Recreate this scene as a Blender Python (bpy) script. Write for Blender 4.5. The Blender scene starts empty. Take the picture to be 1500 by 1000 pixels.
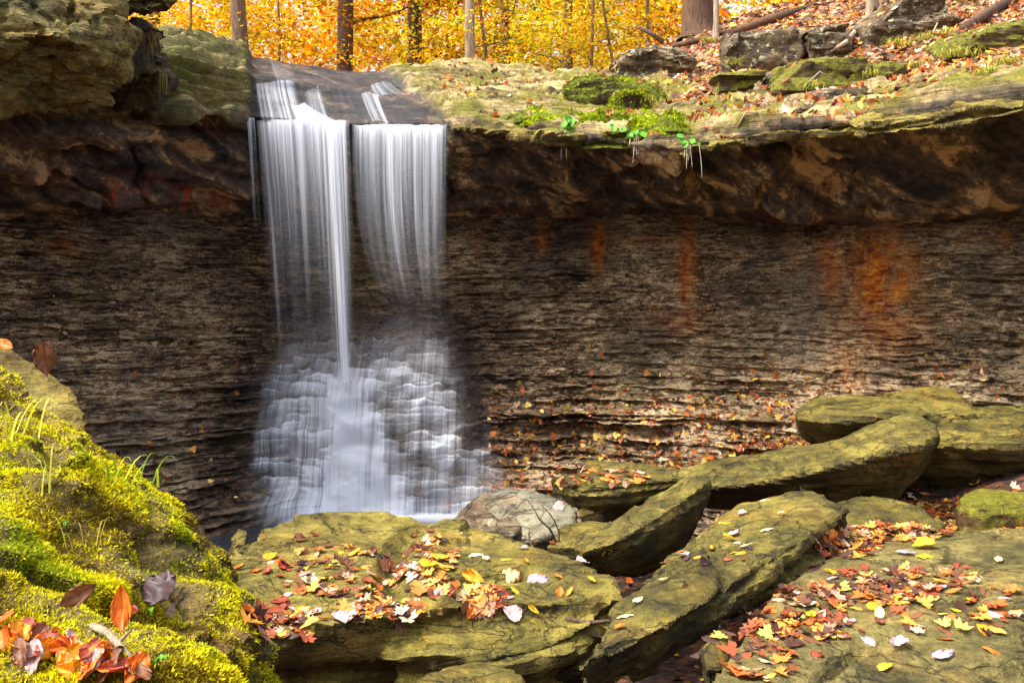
import bpy, bmesh, math, random
import numpy as np
from mathutils import Vector, Matrix
from mathutils.bvhtree import BVHTree

random.seed(7); RNG = np.random.default_rng(11)
scn = bpy.context.scene
COL = scn.collection
CZ, HY, FX = 2.6, 430.0, 1500.0      # eye height, horizon row and focal length of the photograph

def P(px, py, Y):
    return np.array([(px - 750) / FX * Y, Y, CZ - (py - HY) / FX * Y])

def S(r, g, b):
    return tuple(((c / 255) / 12.92 if c / 255 <= .04045 else ((c / 255 + .055) / 1.055) ** 2.4) for c in (r, g, b)) + (1.0,)

# ---------------------------------------------------------------- noise
def _h(ix, iy, iz, seed):
    h = (ix.astype(np.int64) * 374761393 + iy.astype(np.int64) * 668265263 + iz.astype(np.int64) * 2147483647 + seed * 974711) & 0xFFFFFFFF
    h = ((h ^ (h >> 13)) * 1274126177) & 0xFFFFFFFF
    h = ((h ^ (h >> 16)) * 2246822519) & 0xFFFFFFFF
    return ((h ^ (h >> 15)) & 0xFFFFFF) / 16777215.0

def vn(p, seed=0):
    f = np.floor(p); t = p - f; i = f.astype(np.int64)
    t = t * t * t * (t * (t * 6 - 15) + 10)
    x, y, z = i[:, 0], i[:, 1], i[:, 2]; tx, ty, tz = t[:, 0], t[:, 1], t[:, 2]
    def L(a, b, w): return a + (b - a) * w
    c00 = L(_h(x, y, z, seed), _h(x + 1, y, z, seed), tx); c10 = L(_h(x, y + 1, z, seed), _h(x + 1, y + 1, z, seed), tx)
    c01 = L(_h(x, y, z + 1, seed), _h(x + 1, y, z + 1, seed), tx); c11 = L(_h(x, y + 1, z + 1, seed), _h(x + 1, y + 1, z + 1, seed), tx)
    return (L(L(c00, c10, ty), L(c01, c11, ty), tz)) * 2 - 1

def fbm(p, o=4, seed=0, g=.5):
    r = 0; a = 1; s = 0; p = np.array(p, float)
    for k in range(o):
        r = r + a * vn(p, seed + k * 17); s += a; a *= g; p = p * 2.03 + 3.7
    return r / s * 1.5

def n1(x, f, seed=0, o=3):
    x = np.asarray(x, float); q = np.zeros((x.size, 3)); q[:, 0] = x.ravel() * f; q[:, 1] = seed * 3.3
    return fbm(q, o, seed).reshape(x.shape)

def sstep(a, b, x):
    t = np.clip((x - a) / (b - a), 0, 1); return t * t * (3 - 2 * t)

# ---------------------------------------------------------------- meshes
def link(o, parent=None):
    COL.objects.link(o)
    if parent is not None: o.parent = parent
    return o

def mesh_np(name, V, F, smooth=False, attrs=None, uv=None):
    V = np.asarray(V, np.float32); F = np.asarray(F, np.int32)
    me = bpy.data.meshes.new(name); n = F.shape[1]
    me.vertices.add(len(V)); me.vertices.foreach_set('co', V.ravel())
    me.loops.add(F.size); me.loops.foreach_set('vertex_index', F.ravel())
    me.polygons.add(len(F)); me.polygons.foreach_set('loop_start', np.arange(0, F.size, n, dtype=np.int32))
    me.polygons.foreach_set('loop_total', np.full(len(F), n, np.int32))
    me.polygons.foreach_set('use_smooth', np.full(len(F), smooth))
    me.update(calc_edges=True)
    for k, a in (attrs or {}).items():
        a = np.asarray(a, np.float32)
        if a.ndim == 1: me.attributes.new(k, 'FLOAT', 'POINT').data.foreach_set('value', a)
        else:
            me.attributes.new(k, 'FLOAT_COLOR', 'POINT').data.foreach_set('color', np.c_[a[:, :3], np.ones(len(a))].astype(np.float32).ravel())
    if uv is not None:
        l = me.uv_layers.new(name='UVMap'); l.data.foreach_set('uv', np.asarray(uv, np.float32)[F.ravel()].ravel())
    return me

def obj_me(name, me, mat, parent=None, origin=None):
    if origin is not None:
        o3 = np.array(origin, float); me.transform(Matrix.Translation(-Vector(o3)))
    o = bpy.data.objects.new(name, me); link(o, parent)
    if origin is not None: o.location = Vector(origin) - (parent.location if parent is not None else Vector())
    if mat is not None: me.materials.append(mat)
    return o

def grid_faces(nu, nv):
    i = np.arange(nu * nv).reshape(nv, nu)
    return np.stack([i[:-1, :-1], i[:-1, 1:], i[1:, 1:], i[1:, :-1]], -1).reshape(-1, 4)

def tag(o, label=None, cat=None, group=None, kind=None):
    if label: o['label'] = label
    if cat: o['category'] = cat
    if group: o['group'] = group
    if kind: o['kind'] = kind
    return o

def empty(name, loc):
    o = bpy.data.objects.new(name, None); o.empty_display_size = .2; o.location = loc; return link(o)

def tube_np(pts, rads, n=7):
    pts = np.asarray(pts, float); V = []; m = len(pts)
    for i in range(m):
        t = pts[min(i + 1, m - 1)] - pts[max(i - 1, 0)]; t = t / (np.linalg.norm(t) + 1e-9)
        a = np.cross(t, [0, 0, 1.] if abs(t[2]) < .9 else [1., 0, 0]); a /= np.linalg.norm(a); b = np.cross(t, a)
        for k in range(n):
            an = 2 * math.pi * k / n; V.append(pts[i] + (a * math.cos(an) + b * math.sin(an)) * rads[i])
    V = np.array(V); F = []
    for i in range(m - 1):
        for k in range(n): F.append((i * n + k, i * n + (k + 1) % n, (i + 1) * n + (k + 1) % n, (i + 1) * n + k))
    return V, np.array(F)

def join_np(parts):
    V = []; F = []; o = 0
    for v, f in parts: V.append(v); F.append(f + o); o += len(v)
    return np.concatenate(V), np.concatenate(F)

# ---------------------------------------------------------------- shader helpers
class G:
    def __init__(s, name):
        s.m = bpy.data.materials.new(name); s.m.use_nodes = True; s.t = s.m.node_tree; s.t.nodes.clear()
        s.out = s.t.nodes.new('ShaderNodeOutputMaterial')
    def n(s, ty, **kw):
        x = s.t.nodes.new(ty)
        for k, v in kw.items(): setattr(x, k, v)
        return x
    def put(s, sock, v):
        if isinstance(v, bpy.types.NodeSocket): s.t.links.new(v, sock)
        elif v is not None: sock.default_value = v
    def math(s, op, a, b=None, c=None, clamp=False):
        x = s.n('ShaderNodeMath', operation=op, use_clamp=clamp)
        s.put(x.inputs[0], a); s.put(x.inputs[1], b); s.put(x.inputs[2], c); return x.outputs[0]
    def coord(s, scale=(1, 1, 1), rot=(0, 0, 0), kind='Object', loc=(0, 0, 0)):
        c = s.n('ShaderNodeTexCoord'); src = c.outputs[kind]
        if any(rot): r = s.n('ShaderNodeMapping'); s.put(r.inputs[0], src); r.inputs['Rotation'].default_value = rot; src = r.outputs[0]   # turn first, then stretch
        m = s.n('ShaderNodeMapping'); s.put(m.inputs[0], src)
        m.inputs['Scale'].default_value = scale; m.inputs['Location'].default_value = loc
        return m.outputs[0]
    def noise(s, v, scale, detail=4, rough=.55, dist=0):
        x = s.n('ShaderNodeTexNoise'); s.put(x.inputs['Vector'], v)
        x.inputs['Scale'].default_value = scale; x.inputs['Detail'].default_value = detail
        x.inputs['Roughness'].default_value = rough; x.inputs['Distortion'].default_value = dist
        return x.outputs[0]
    def voro(s, v, scale, feat='F1', out='Distance'):
        x = s.n('ShaderNodeTexVoronoi', feature=feat); s.put(x.inputs['Vector'], v); x.inputs['Scale'].default_value = scale
        return x.outputs[out]
    def ramp(s, f, stops, interp='LINEAR'):
        x = s.n('ShaderNodeValToRGB'); x.color_ramp.interpolation = interp; e = x.color_ramp.elements
        while len(e) < len(stops): e.new(.5)
        for i, (p, c) in enumerate(stops):
            e[i].position = p; e[i].color = c if hasattr(c, '__len__') else (c, c, c, 1)
        s.put(x.inputs[0], f); return x.outputs[0]
    def mix(s, f, a, b, mode='MIX'):
        x = s.n('ShaderNodeMix', data_type='RGBA', blend_type=mode); s.put(x.inputs[0], f); s.put(x.inputs[6], a); s.put(x.inputs[7], b); return x.outputs[2]
    def attr(s, name, out='Fac'):
        x = s.n('ShaderNodeAttribute', attribute_name=name); return x.outputs[out]
    def up(s):
        g = s.n('ShaderNodeNewGeometry'); x = s.n('ShaderNodeSeparateXYZ'); s.put(x.inputs[0], g.outputs['Normal']); return x.outputs[2]
    def bump(s, h, dist, strength=1, normal=None):
        x = s.n('ShaderNodeBump'); s.put(x.inputs['Height'], h); x.inputs['Distance'].default_value = dist; x.inputs['Strength'].default_value = strength
        s.put(x.inputs['Normal'], normal); return x.outputs[0]
    def bsdf(s, col, rough, normal=None, spec=.35, **kw):
        x = s.n('ShaderNodeBsdfPrincipled'); s.put(x.inputs['Base Color'], col); s.put(x.inputs['Roughness'], rough)
        s.put(x.inputs['Normal'], normal); x.inputs['Specular IOR Level'].default_value = spec
        for k, v in kw.items(): s.put(x.inputs[k], v)
        return x.outputs[0]
    def fin(s, sh):
        s.t.links.new(sh, s.out.inputs['Surface']); return s.m

def rock_mat(name, dark, mid, light, moss, moss_amt=.5, moss_up=.35, rot=(0, 0, 0), strat=14, rough=.72, crackc=.7, lichen=None, side=.85):
    g = G(name)
    c = g.coord(); cs = g.coord((1.1, 1.1, strat), rot)
    big = g.noise(c, 1.7, 6, .6, .6); fine = g.noise(c, 16, 7, .68); st = g.noise(cs, 1.6, 7, .66, .8)
    f = g.math('ADD', g.math('MULTIPLY', big, .4), g.math('ADD', g.math('MULTIPLY', fine, .25), g.math('MULTIPLY', st, .35)))
    col = g.ramp(f, [(.40, dark), (.49, mid), (.585, light)])
    n7 = g.noise(g.coord((.8, .8, 5), loc=(3, 8, 4)), 1.5, 4, .5, .5)
    n8 = g.noise(g.coord((1, 1, 1.6), loc=(9, 1, 6)), 1.1, 5, .55, .7)
    def line(n, w): return g.ramp(g.math('ABSOLUTE', g.math('SUBTRACT', n, .5)), [(0, 0), (w, 1)])
    crk = g.math('MULTIPLY', line(n7, .010), line(n8, .006)); col = g.mix(.75, col, g.ramp(crk, [(0, .15), (1, 1)]), 'MULTIPLY')
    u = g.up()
    # shade painted into the colour: steep sides multiplied darker and browner than the top
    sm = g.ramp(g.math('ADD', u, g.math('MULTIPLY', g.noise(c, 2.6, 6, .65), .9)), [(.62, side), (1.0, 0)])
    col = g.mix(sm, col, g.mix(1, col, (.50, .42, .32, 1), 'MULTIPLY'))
    sp = g.ramp(g.noise(c, 70, 4, .7), [(.38, .4), (.5, 1)]); col = g.mix(.75, col, sp, 'MULTIPLY')
    bl = g.ramp(g.noise(c, 3.2, 9, .7, 1.0), [(.38, .38), (.5, 1)]); col = g.mix(crackc, col, bl, 'MULTIPLY')
    br = g.ramp(g.noise(g.coord(loc=(7, 3, 2)), 2.1, 7, .66, .5), [(.5, 0), (.62, .6)]); col = g.mix(br, col, g.mix(1, col, (1.15, .86, .62, 1), 'MULTIPLY'))
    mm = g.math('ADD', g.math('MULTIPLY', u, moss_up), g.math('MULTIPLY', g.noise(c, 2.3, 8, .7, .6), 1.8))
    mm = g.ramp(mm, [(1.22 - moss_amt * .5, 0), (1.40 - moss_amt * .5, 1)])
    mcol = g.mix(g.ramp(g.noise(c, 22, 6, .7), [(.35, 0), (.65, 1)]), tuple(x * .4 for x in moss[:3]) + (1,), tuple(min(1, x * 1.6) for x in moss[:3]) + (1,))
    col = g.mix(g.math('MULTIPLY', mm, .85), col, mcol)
    if lichen:
        lm = g.ramp(g.noise(c, 9, 6, .7), [(.56, 0), (.62, .85)]); col = g.mix(lm, col, lichen)
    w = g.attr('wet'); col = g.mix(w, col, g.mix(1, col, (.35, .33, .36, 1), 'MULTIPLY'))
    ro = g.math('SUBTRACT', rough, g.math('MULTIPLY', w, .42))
    h = g.math('ADD', g.math('MULTIPLY', fine, .7), g.math('MULTIPLY', st, 1.1))
    h = g.math('ADD', h, g.math('MULTIPLY', g.noise(c, 60, 5, .7), .4))
    h = g.math('ADD', h, g.math('MULTIPLY', crk, .5))
    nb = g.bump(h, .06, 1.0)
    nb = g.bump(g.noise(c, 170, 3, .6), .005, .9, nb)
    return g.fin(g.bsdf(col, ro, nb))

M = {}
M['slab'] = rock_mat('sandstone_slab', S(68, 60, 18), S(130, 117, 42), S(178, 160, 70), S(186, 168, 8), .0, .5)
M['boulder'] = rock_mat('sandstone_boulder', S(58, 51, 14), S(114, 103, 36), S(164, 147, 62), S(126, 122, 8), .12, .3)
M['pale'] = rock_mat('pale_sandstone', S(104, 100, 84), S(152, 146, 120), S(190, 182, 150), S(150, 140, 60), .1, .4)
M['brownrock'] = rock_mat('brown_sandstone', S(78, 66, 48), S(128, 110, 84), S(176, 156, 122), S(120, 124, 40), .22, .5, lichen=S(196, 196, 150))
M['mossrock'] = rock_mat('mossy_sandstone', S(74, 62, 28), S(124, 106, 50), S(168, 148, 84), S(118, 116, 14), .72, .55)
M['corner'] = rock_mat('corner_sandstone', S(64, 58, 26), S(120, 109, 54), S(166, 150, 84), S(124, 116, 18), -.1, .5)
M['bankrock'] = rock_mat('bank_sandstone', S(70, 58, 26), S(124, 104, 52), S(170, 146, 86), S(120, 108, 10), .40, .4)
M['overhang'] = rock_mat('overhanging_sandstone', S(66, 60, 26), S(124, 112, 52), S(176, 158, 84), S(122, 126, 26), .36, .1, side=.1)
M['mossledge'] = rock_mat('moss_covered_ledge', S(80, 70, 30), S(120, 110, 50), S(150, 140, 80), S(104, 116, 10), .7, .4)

# banded ledge of hard sandstone capping the fall: weathered top, dark cross-bedded face
def cap_mat():
    g = G('capstone'); c = g.coord()
    face = g.coord((.8, .8, 2.4), (0, math.radians(-36), 0))
    band = g.noise(face, 1.5, 7, .62, .9); band2 = g.noise(g.coord((1, 1, 9)), 1.3, 5, .6, .4)
    big = g.noise(c, 1.1, 6, .6, .5); fine = g.noise(c, 14, 7, .66)
    f = g.math('ADD', g.math('MULTIPLY', band, .6), g.math('ADD', g.math('MULTIPLY', fine, .25), g.math('MULTIPLY', big, .15)))
    fc = g.ramp(f, [(.415, S(38, 33, 32)), (.49, S(90, 76, 66)), (.535, S(126, 104, 80)), (.58, S(214, 178, 128))])
    tf = g.math('ADD', g.math('MULTIPLY', big, .35), g.math('ADD', g.math('MULTIPLY', fine, .3), g.math('MULTIPLY', band2, .35)))
    tc = g.ramp(tf, [(.42, S(56, 46, 26)), (.49, S(132, 114, 66)), (.58, S(198, 176, 118))])
    mm = g.ramp(g.noise(c, 1.6, 7, .66, .4), [(.47, 0), (.58, .85)])
    tc = g.mix(mm, tc, g.mix(g.noise(c, 25, 4), S(66, 68, 8), S(148, 142, 22)))
    tm = g.attr('top'); col = g.mix(tm, fc, tc)
    gm = g.math('MULTIPLY', g.attr('green'), g.ramp(g.noise(c, 2.2, 7, .66), [(.3, .2), (.6, 1)]))
    col = g.mix(gm, col, g.mix(g.noise(c, 12, 6, .6), S(66, 70, 32), S(132, 130, 48)))
    sp = g.ramp(g.noise(c, 50, 4, .7), [(.36, .5), (.5, 1)]); col = g.mix(.7, col, sp, 'MULTIPLY')
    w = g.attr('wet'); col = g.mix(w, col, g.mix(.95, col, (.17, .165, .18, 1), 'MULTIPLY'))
    sn = g.ramp(g.noise(g.coord((9, 9, 2)), 1, 6, .6), [(.42, 0), (.6, 1)])
    col = g.mix(g.math('MULTIPLY', g.attr('stain'), sn), col, g.mix(g.noise(c, 8, 4), S(120, 34, 20), S(196, 84, 52)))
    ro = g.math('SUBTRACT', .8, g.math('MULTIPLY', w, .28))
    h = g.math('ADD', g.math('MULTIPLY', fine, .5), g.math('ADD', g.math('MULTIPLY', band, 1.2), g.math('MULTIPLY', g.noise(c, 45, 5, .7), .3)))
    nb = g.bump(h, .07, .85); nb = g.bump(g.noise(g.coord((1, 1, 16)), 1.6, 6, .65, .4), .06, .9, nb)
    return g.fin(g.bsdf(col, ro, nb))
M['cap'] = cap_mat()

def shale_mat():
    g = G('shale'); c = g.coord(); cs = g.coord((1.2, 1.2, 9))
    wr = g.n('ShaderNodeTexNoise'); g.put(wr.inputs['Vector'], g.coord((1, 1, 3))); wr.inputs['Scale'].default_value = 5; wr.inputs['Detail'].default_value = 5
    wv = g.n('ShaderNodeVectorMath', operation='MULTIPLY_ADD'); g.put(wv.inputs[0], wr.outputs['Color']); wv.inputs[1].default_value = (.30, .30, .30); g.put(wv.inputs[2], g.coord((1, 1, 3.4)))
    def flakes(sc):
        v = g.n('ShaderNodeTexVoronoi'); g.put(v.inputs['Vector'], wv.outputs[0]); v.inputs['Scale'].default_value = sc
        x = g.n('ShaderNodeSeparateColor'); g.put(x.inputs[0], v.outputs['Color']); return x.outputs[0], v.outputs['Distance']
    f1, d1 = flakes(5.5); f2, d2 = flakes(15)
    a = g.noise(cs, 2.6, 7, .68, .9); big = g.noise(c, .9, 6, .6, .6); fine = g.noise(c, 42, 6, .72)
    f = g.math('ADD', g.math('ADD', g.math('MULTIPLY', a, .3), g.math('MULTIPLY', big, .3)), g.math('MULTIPLY', fine, .4))
    f = g.math('ADD', f, g.math('ADD', g.math('MULTIPLY', g.math('SUBTRACT', f1, .5), .07), g.math('MULTIPLY', g.math('SUBTRACT', f2, .5), .11)))
    col = g.ramp(f, [(.40, S(30, 22, 17)), (.46, S(116, 89, 62)), (.515, S(172, 140, 102)), (.575, S(232, 206, 162))])
    gm = g.ramp(g.noise(c, 1.3, 6, .65, .5), [(.5, 0), (.66, .5)]); col = g.mix(gm, col, S(96, 88, 44))
    gr = g.ramp(g.noise(c, 1.1, 5, .6, .3), [(.36, .5), (.5, 0)]); col = g.mix(gr, col, S(92, 84, 80))
    ck = g.ramp(g.noise(g.coord((1.6, 1.6, 10), loc=(4, 2, 1)), 2.8, 6, .66, .8), [(.39, .2), (.44, 1)]); col = g.mix(.85, col, ck, 'MULTIPLY')
    ch = g.ramp(g.voro(g.coord((1, 1, 2.0)), 26), [(.05, 1), (.12, 0)]); chn = g.ramp(g.noise(c, 3, 3), [(.48, 0), (.56, 1)])
    col = g.mix(g.math('MULTIPLY', ch, chn), col, S(226, 206, 172))
    bz = g.ramp(g.noise(g.coord(loc=(1, 5, 2)), .7, 5, .6, .4), [(.4, .7), (.55, 1.2)]); col = g.mix(.8, col, bz, 'MULTIPLY')
    sn = g.ramp(g.noise(g.coord((5, 5, 1.4)), 1.4, 7, .7), [(.36, .15), (.54, 1)])
    st = g.math('MULTIPLY', g.attr('stain'), sn, clamp=True)
    rust = g.ramp(g.noise(c, 9, 6, .7), [(.36, S(112, 44, 12)), (.48, S(240, 122, 16)), (.60, S(255, 176, 60))])
    col = g.mix(st, col, g.mix(.2, rust, g.mix(1, rust, g.ramp(f, [(.40, .25), (.52, 1)]), 'MULTIPLY')))
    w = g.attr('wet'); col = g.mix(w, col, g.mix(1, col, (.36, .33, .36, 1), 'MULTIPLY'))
    ro = g.math('SUBTRACT', .82, g.math('MULTIPLY', w, .5))
    h = g.math('ADD', g.math('MULTIPLY', a, 1.0), g.math('ADD', g.math('MULTIPLY', f1, .35), g.math('ADD', g.math('MULTIPLY', f2, .3), g.math('MULTIPLY', fine, .9))))
    nb = g.bump(h, .07, 1.0)
    return g.fin(g.bsdf(col, ro, nb))
M['shale'] = shale_mat()

def soil_mat(name, stops, sc=9):
    g = G(name); c = g.coord()
    f = g.noise(c, sc, 8, .72); v = g.voro(c, 14, out='Color'); x = g.n('ShaderNodeSeparateColor'); g.put(x.inputs[0], v)
    col = g.ramp(g.math('ADD', g.math('MULTIPLY', f, .6), g.math('MULTIPLY', x.outputs[0], .4)), stops)
    h = g.math('ADD', f, g.math('MULTIPLY', g.voro(c, 14), .8))
    return g.fin(g.bsdf(col, .85, g.bump(h, .06, 1)))
M['floor'] = soil_mat('leafy_soil', [(.25, S(44, 32, 20)), (.42, S(98, 68, 42)), (.55, S(140, 100, 66)), (.7, S(180, 140, 96))])
M['bed'] = soil_mat('creek_soil', [(.3, S(26, 18, 14)), (.5, S(66, 42, 30)), (.7, S(120, 74, 50))])

def vcol_mat(name, attr='tint', rough=.6, trans=.0, spec=.3, detail=0):
    g = G(name); col = g.attr(attr, 'Color')
    if detail: col = g.mix(1, col, g.ramp(g.noise(g.coord(), detail, 4, .6), [(.3, .6), (.7, 1.15)]), 'MULTIPLY')
    b = g.bsdf(col, rough, None, spec)
    if trans:
        t = g.n('ShaderNodeBsdfTranslucent'); g.put(t.inputs[0], col); x = g.n('ShaderNodeMixShader'); x.inputs[0].default_value = trans
        g.put(x.inputs[1], b); g.put(x.inputs[2], t.outputs[0]); b = x.outputs[0]
    return g.fin(b)
M['foliage'] = vcol_mat('autumn_foliage', trans=.5, rough=.6)
M['litter'] = vcol_mat('fallen_leaf_litter', rough=.55, trans=.12)
M['moss'] = vcol_mat('moss_fronds', rough=.7, trans=.3, spec=.15)
M['grass'] = vcol_mat('grass_blades', rough=.6, trans=.3)

def bark_mat(name, d, l):
    g = G(name); c = g.coord((1, 1, .22)); f = g.noise(c, 18, 7, .7, .6); b = g.noise(g.coord(), 1.5, 4)
    col = g.ramp(g.math('ADD', g.math('MULTIPLY', f, .75), g.math('MULTIPLY', b, .25)), [(.35, d), (.62, l)])
    return g.fin(g.bsdf(col, .9, g.bump(f, .03, 1)))
M['bark'] = bark_mat('grey_brown_bark', S(72, 54, 42), S(150, 124, 98))
M['barkdark'] = bark_mat('dark_bark', S(50, 36, 28), S(112, 84, 62))
M['barkpale'] = bark_mat('pale_bark', S(104, 86, 68), S(186, 164, 136))
M['twig'] = bark_mat('twig_bark', S(44, 32, 26), S(120, 96, 76))

def water_mat(name, streak=(90, 1.6), contrast=(.35, .62), col=S(242, 247, 255), soft=.35, amax=.97):
    g = G(name); uv = g.coord((streak[0], streak[1], 1), kind='UV')
    s = g.noise(uv, 1, 3, .6); s2 = g.noise(g.coord((streak[0] * 3, streak[1] * 1.2, 1), kind='UV', loc=(3, 5, 0)), 1, 2, .5)
    k = g.math('ADD', g.math('MULTIPLY', s, .65), g.math('MULTIPLY', s2, .35))
    k = g.ramp(k, [(contrast[0], soft), (contrast[1], 1.25)])
    a = g.math('MULTIPLY', g.attr('dens'), k, clamp=True); a = g.math('MULTIPLY', a, amax)
    b = g.bsdf(col, .45, None, .3)
    t = g.n('ShaderNodeBsdfTranslucent'); t.inputs[0].default_value = col
    m1 = g.n('ShaderNodeMixShader'); m1.inputs[0].default_value = .45; g.put(m1.inputs[1], b); g.put(m1.inputs[2], t.outputs[0])
    tr = g.n('ShaderNodeBsdfTransparent'); m2 = g.n('ShaderNodeMixShader'); g.put(m2.inputs[0], a); g.put(m2.inputs[1], tr.outputs[0]); g.put(m2.inputs[2], m1.outputs[0])
    return g.fin(m2.outputs[0])
M['veil'] = water_mat('falling_water', (22, .7), (.38, .60), soft=.14, amax=1.0)
M['cascade'] = water_mat('cascading_water', (24, 1.2), (.34, .64), soft=.35, amax=1.0)
def pool_mat():
    g = G('pool_water'); b = g.bsdf(S(52, 58, 62), .08, g.bump(g.noise(g.coord((1, 2.5, 1)), 5, 3), .02, .5), .5)
    w = g.bsdf(S(236, 240, 250), .5); m = g.n('ShaderNodeMixShader'); g.put(m.inputs[0], g.attr('dens')); g.put(m.inputs[1], b); g.put(m.inputs[2], w)
    return g.fin(m.outputs[0])
M['pool'] = pool_mat()
# ================================================================ the alcove wall of thin shale beds
def Yback(X): return np.interp(X, [-11, -9, -5.2, -4.5, -3.9, -3.1, -2, -.8, .9, 1.3, 2.1, 3.46, 4.2, 5.3, 9, 11],
                               [6.3, 7.6, 10.4, 11, 11.6, 12.3, 12.9, 13, 13, 12.8, 12.6, 11.8, 11.3, 10.6, 7.8, 6.5])
FZ = ([-.6, 0, .25, .5, .8, 1.1, 1.5, 2, 2.6, 3, 3.4, 4], [4.6, 3.5, 2.85, 2.25, 1.75, 1.4, .98, .6, .25, .08, 0, -.2])
XM = -1.55
def mound_w(Z): return np.interp(Z, [0, .25, .8, 1.3, 1.7, 2.1, 2.5, 2.75], [1.55, 1.5, 1.32, 1.22, 1.12, 1.0, .85, .5])
MT = ([0, .25, .6, 1.0, 1.4, 1.62, 1.75, 2.1, 2.4, 2.75, 3.2], [10.85, 10.95, 11.08, 11.2, 11.34, 11.45, 11.75, 12.0, 12.25, 12.65, 13.2])
LZ = np.cumsum(RNG.uniform(.018, .055, 160)) - .9
LA = RNG.uniform(.15, 1, 160) ** 1.6
def cliff_y(X, Z, detail=True):
    X = np.asarray(X, float); Z = np.asarray(Z, float)
    slope = np.interp(X, [-9, -3.6, -2.3, -.8, .1, 2, 9], [.95, .9, .64, .64, .85, 1, 1])
    base = Yback(X) - np.interp(Z, *FZ) * slope
    q = np.c_[X, base * .6, Z]
    base = base + .16 * fbm(q * [.8, .8, .7], 3, 3)
    m = 1 - np.clip(np.abs(X - XM) / mound_w(Z), 0, 1.2) ** 4; m = np.clip(m * 1.6, 0, 1)
    if not detail:
        tgt = np.interp(Z, *MT); return np.where(base > tgt, base - m * (base - tgt), base), m
    # blocky stairs of the mound
    st = .15; xf = X.ravel()
    def zb(k):
        q2 = np.c_[xf * 2.3, k.ravel() * 5.3, k.ravel() * 0]; q3 = np.c_[xf * 8.5, k.ravel() * 9.1, k.ravel() * 0]
        return k * st + (.17 * vn(q2, 5) + .035 * vn(q3, 6)).reshape(X.shape)
    k0 = np.floor(Z / st); k = k0 + (Z > zb(k0 + 1)) - (Z < zb(k0)); k = k + (Z > zb(k + 1)) * 1.0 - (Z < zb(k)) * 1.0
    q4 = np.c_[xf * 3.6, k.ravel() * 7.7, k.ravel() * 0]; q5 = np.c_[xf * 11, k.ravel() * 3.7, k.ravel() * 0]
    prot = (.075 * vn(q4, 8) + .03 * vn(q5, 9)).reshape(X.shape)
    rel = np.clip(np.abs(X - XM) / mound_w(Z), 0, 1)
    tgt = np.interp(k * st + .06, *MT) + .32 * rel ** 2.4 - prot + .12 * (Z - k * st)
    tgt = np.where(Z > 1.75, np.interp(Z, *MT) + .45 * (tgt - np.interp(Z, *MT)), tgt)
    # thin beds
    zw = Z + .07 * n1(X, .55, 21, 3) + .02 * n1(X, 3.1, 22, 2) + .010 * fbm(q * [2.5, 2.5, 4], 3, 23)
    k = np.clip(np.searchsorted(LZ, zw.ravel()).reshape(zw.shape), 1, 159)
    fr = (zw - LZ[k - 1]) / (LZ[k] - LZ[k - 1])
    lx = np.zeros((X.size, 3)); lx[:, 0] = X.ravel() * 1.9 + k.ravel() * 3.7; lx[:, 1] = k.ravel() * 7.3; lx[:, 2] = Z.ravel() * 2
    p1 = vn(lx, 31).reshape(X.shape); lx2 = lx.copy(); lx2[:, 0] = X.ravel() * 8 + k.ravel() * 1.7; p2 = vn(lx2, 33).reshape(X.shape)
    lay = (sstep(-.25, .25, p1) * .11 + sstep(-.1, .12, p2) * .06) * LA[k] + .02 * LA[k]
    lay = lay * (.35 + .65 * sstep(.0, .45, fr + .12)) 
    pm_ = sstep(-.35, .35, fbm(q * [.8, .8, 1.5], 3, 45)); lay = lay * (.25 + 1.2 * pm_)
    k3 = np.floor(zw / .105); l3 = np.zeros((X.size, 3)); l3[:, 0] = X.ravel() * 1.7 + k3.ravel() * 5.1; l3[:, 1] = k3.ravel() * 3.3; f3 = zw / .105 - k3
    lay = lay + .11 * sstep(.22, .34, vn(l3, 47).reshape(X.shape)) * sstep(.5, .62, f3) * (1 - .4 * f3)
    low = np.interp(Z, [0, .6, 1.3, 2.2, 3, 3.5], [1.5, 1.35, 1.0, .6, .5, .45])
    jut = .20 * np.exp(-((zw - 1.22) / .035) ** 2) * sstep(-.3, .1, X) * sstep(.0, .3, n1(X, .5, 41) + .35)
    jut2 = .12 * np.exp(-((zw - .93) / .03) ** 2) * sstep(-.1, .3, X) * sstep(-.2, .2, n1(X, .7, 43))
    crumb = .06 * fbm(q * [2.4, 2.4, 5], 4, 51) + .04 * fbm(q * [12, 12, 26], 3, 53)
    wall = base - lay * low - jut - jut2 + crumb
    d = wall - tgt
    Y = np.where(d > 0, wall - m * d, wall) + m * (.012 * fbm(q * [9, 9, 20], 3, 57))
    return Y, m

gx = np.arange(-10.5, 10.5, .0215); gz = np.arange(-.45, 3.78, .0118)
XX, ZZ = np.meshgrid(gx, gz)
Yc, mc = cliff_y(XX.ravel(), ZZ.ravel())
Vc = np.c_[XX.ravel(), Yc, ZZ.ravel()]
ppx = 750 + FX * Vc[:, 0] / Vc[:, 1]; ppy = HY + FX * (CZ - Vc[:, 2]) / Vc[:, 1]
stain = np.zeros(len(Vc))
for cx, cy, sx, sy, a in [(1292, 405, 44, 56, 1.5), (1215, 390, 20, 46, .8), (1290, 470, 60, 45, .55), (876, 355, 11, 38, 1.3), (1006, 385, 13, 66, .9), (795, 348, 10, 20, 1.1), (1470, 345, 16, 14, .7),
                          (1160, 365, 12, 30, .3), (95, 362, 26, 16, .5), (1000, 470, 45, 24, .35), (950, 352, 50, 10, .45), (1240, 520, 30, 60, .3), (700, 350, 8, 20, .3), (1420, 350, 20, 10, .4)]:
    stain = np.maximum(stain, a * np.exp(-((ppx - cx) / sx) ** 2 - ((ppy - cy) / sy) ** 2))
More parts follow.
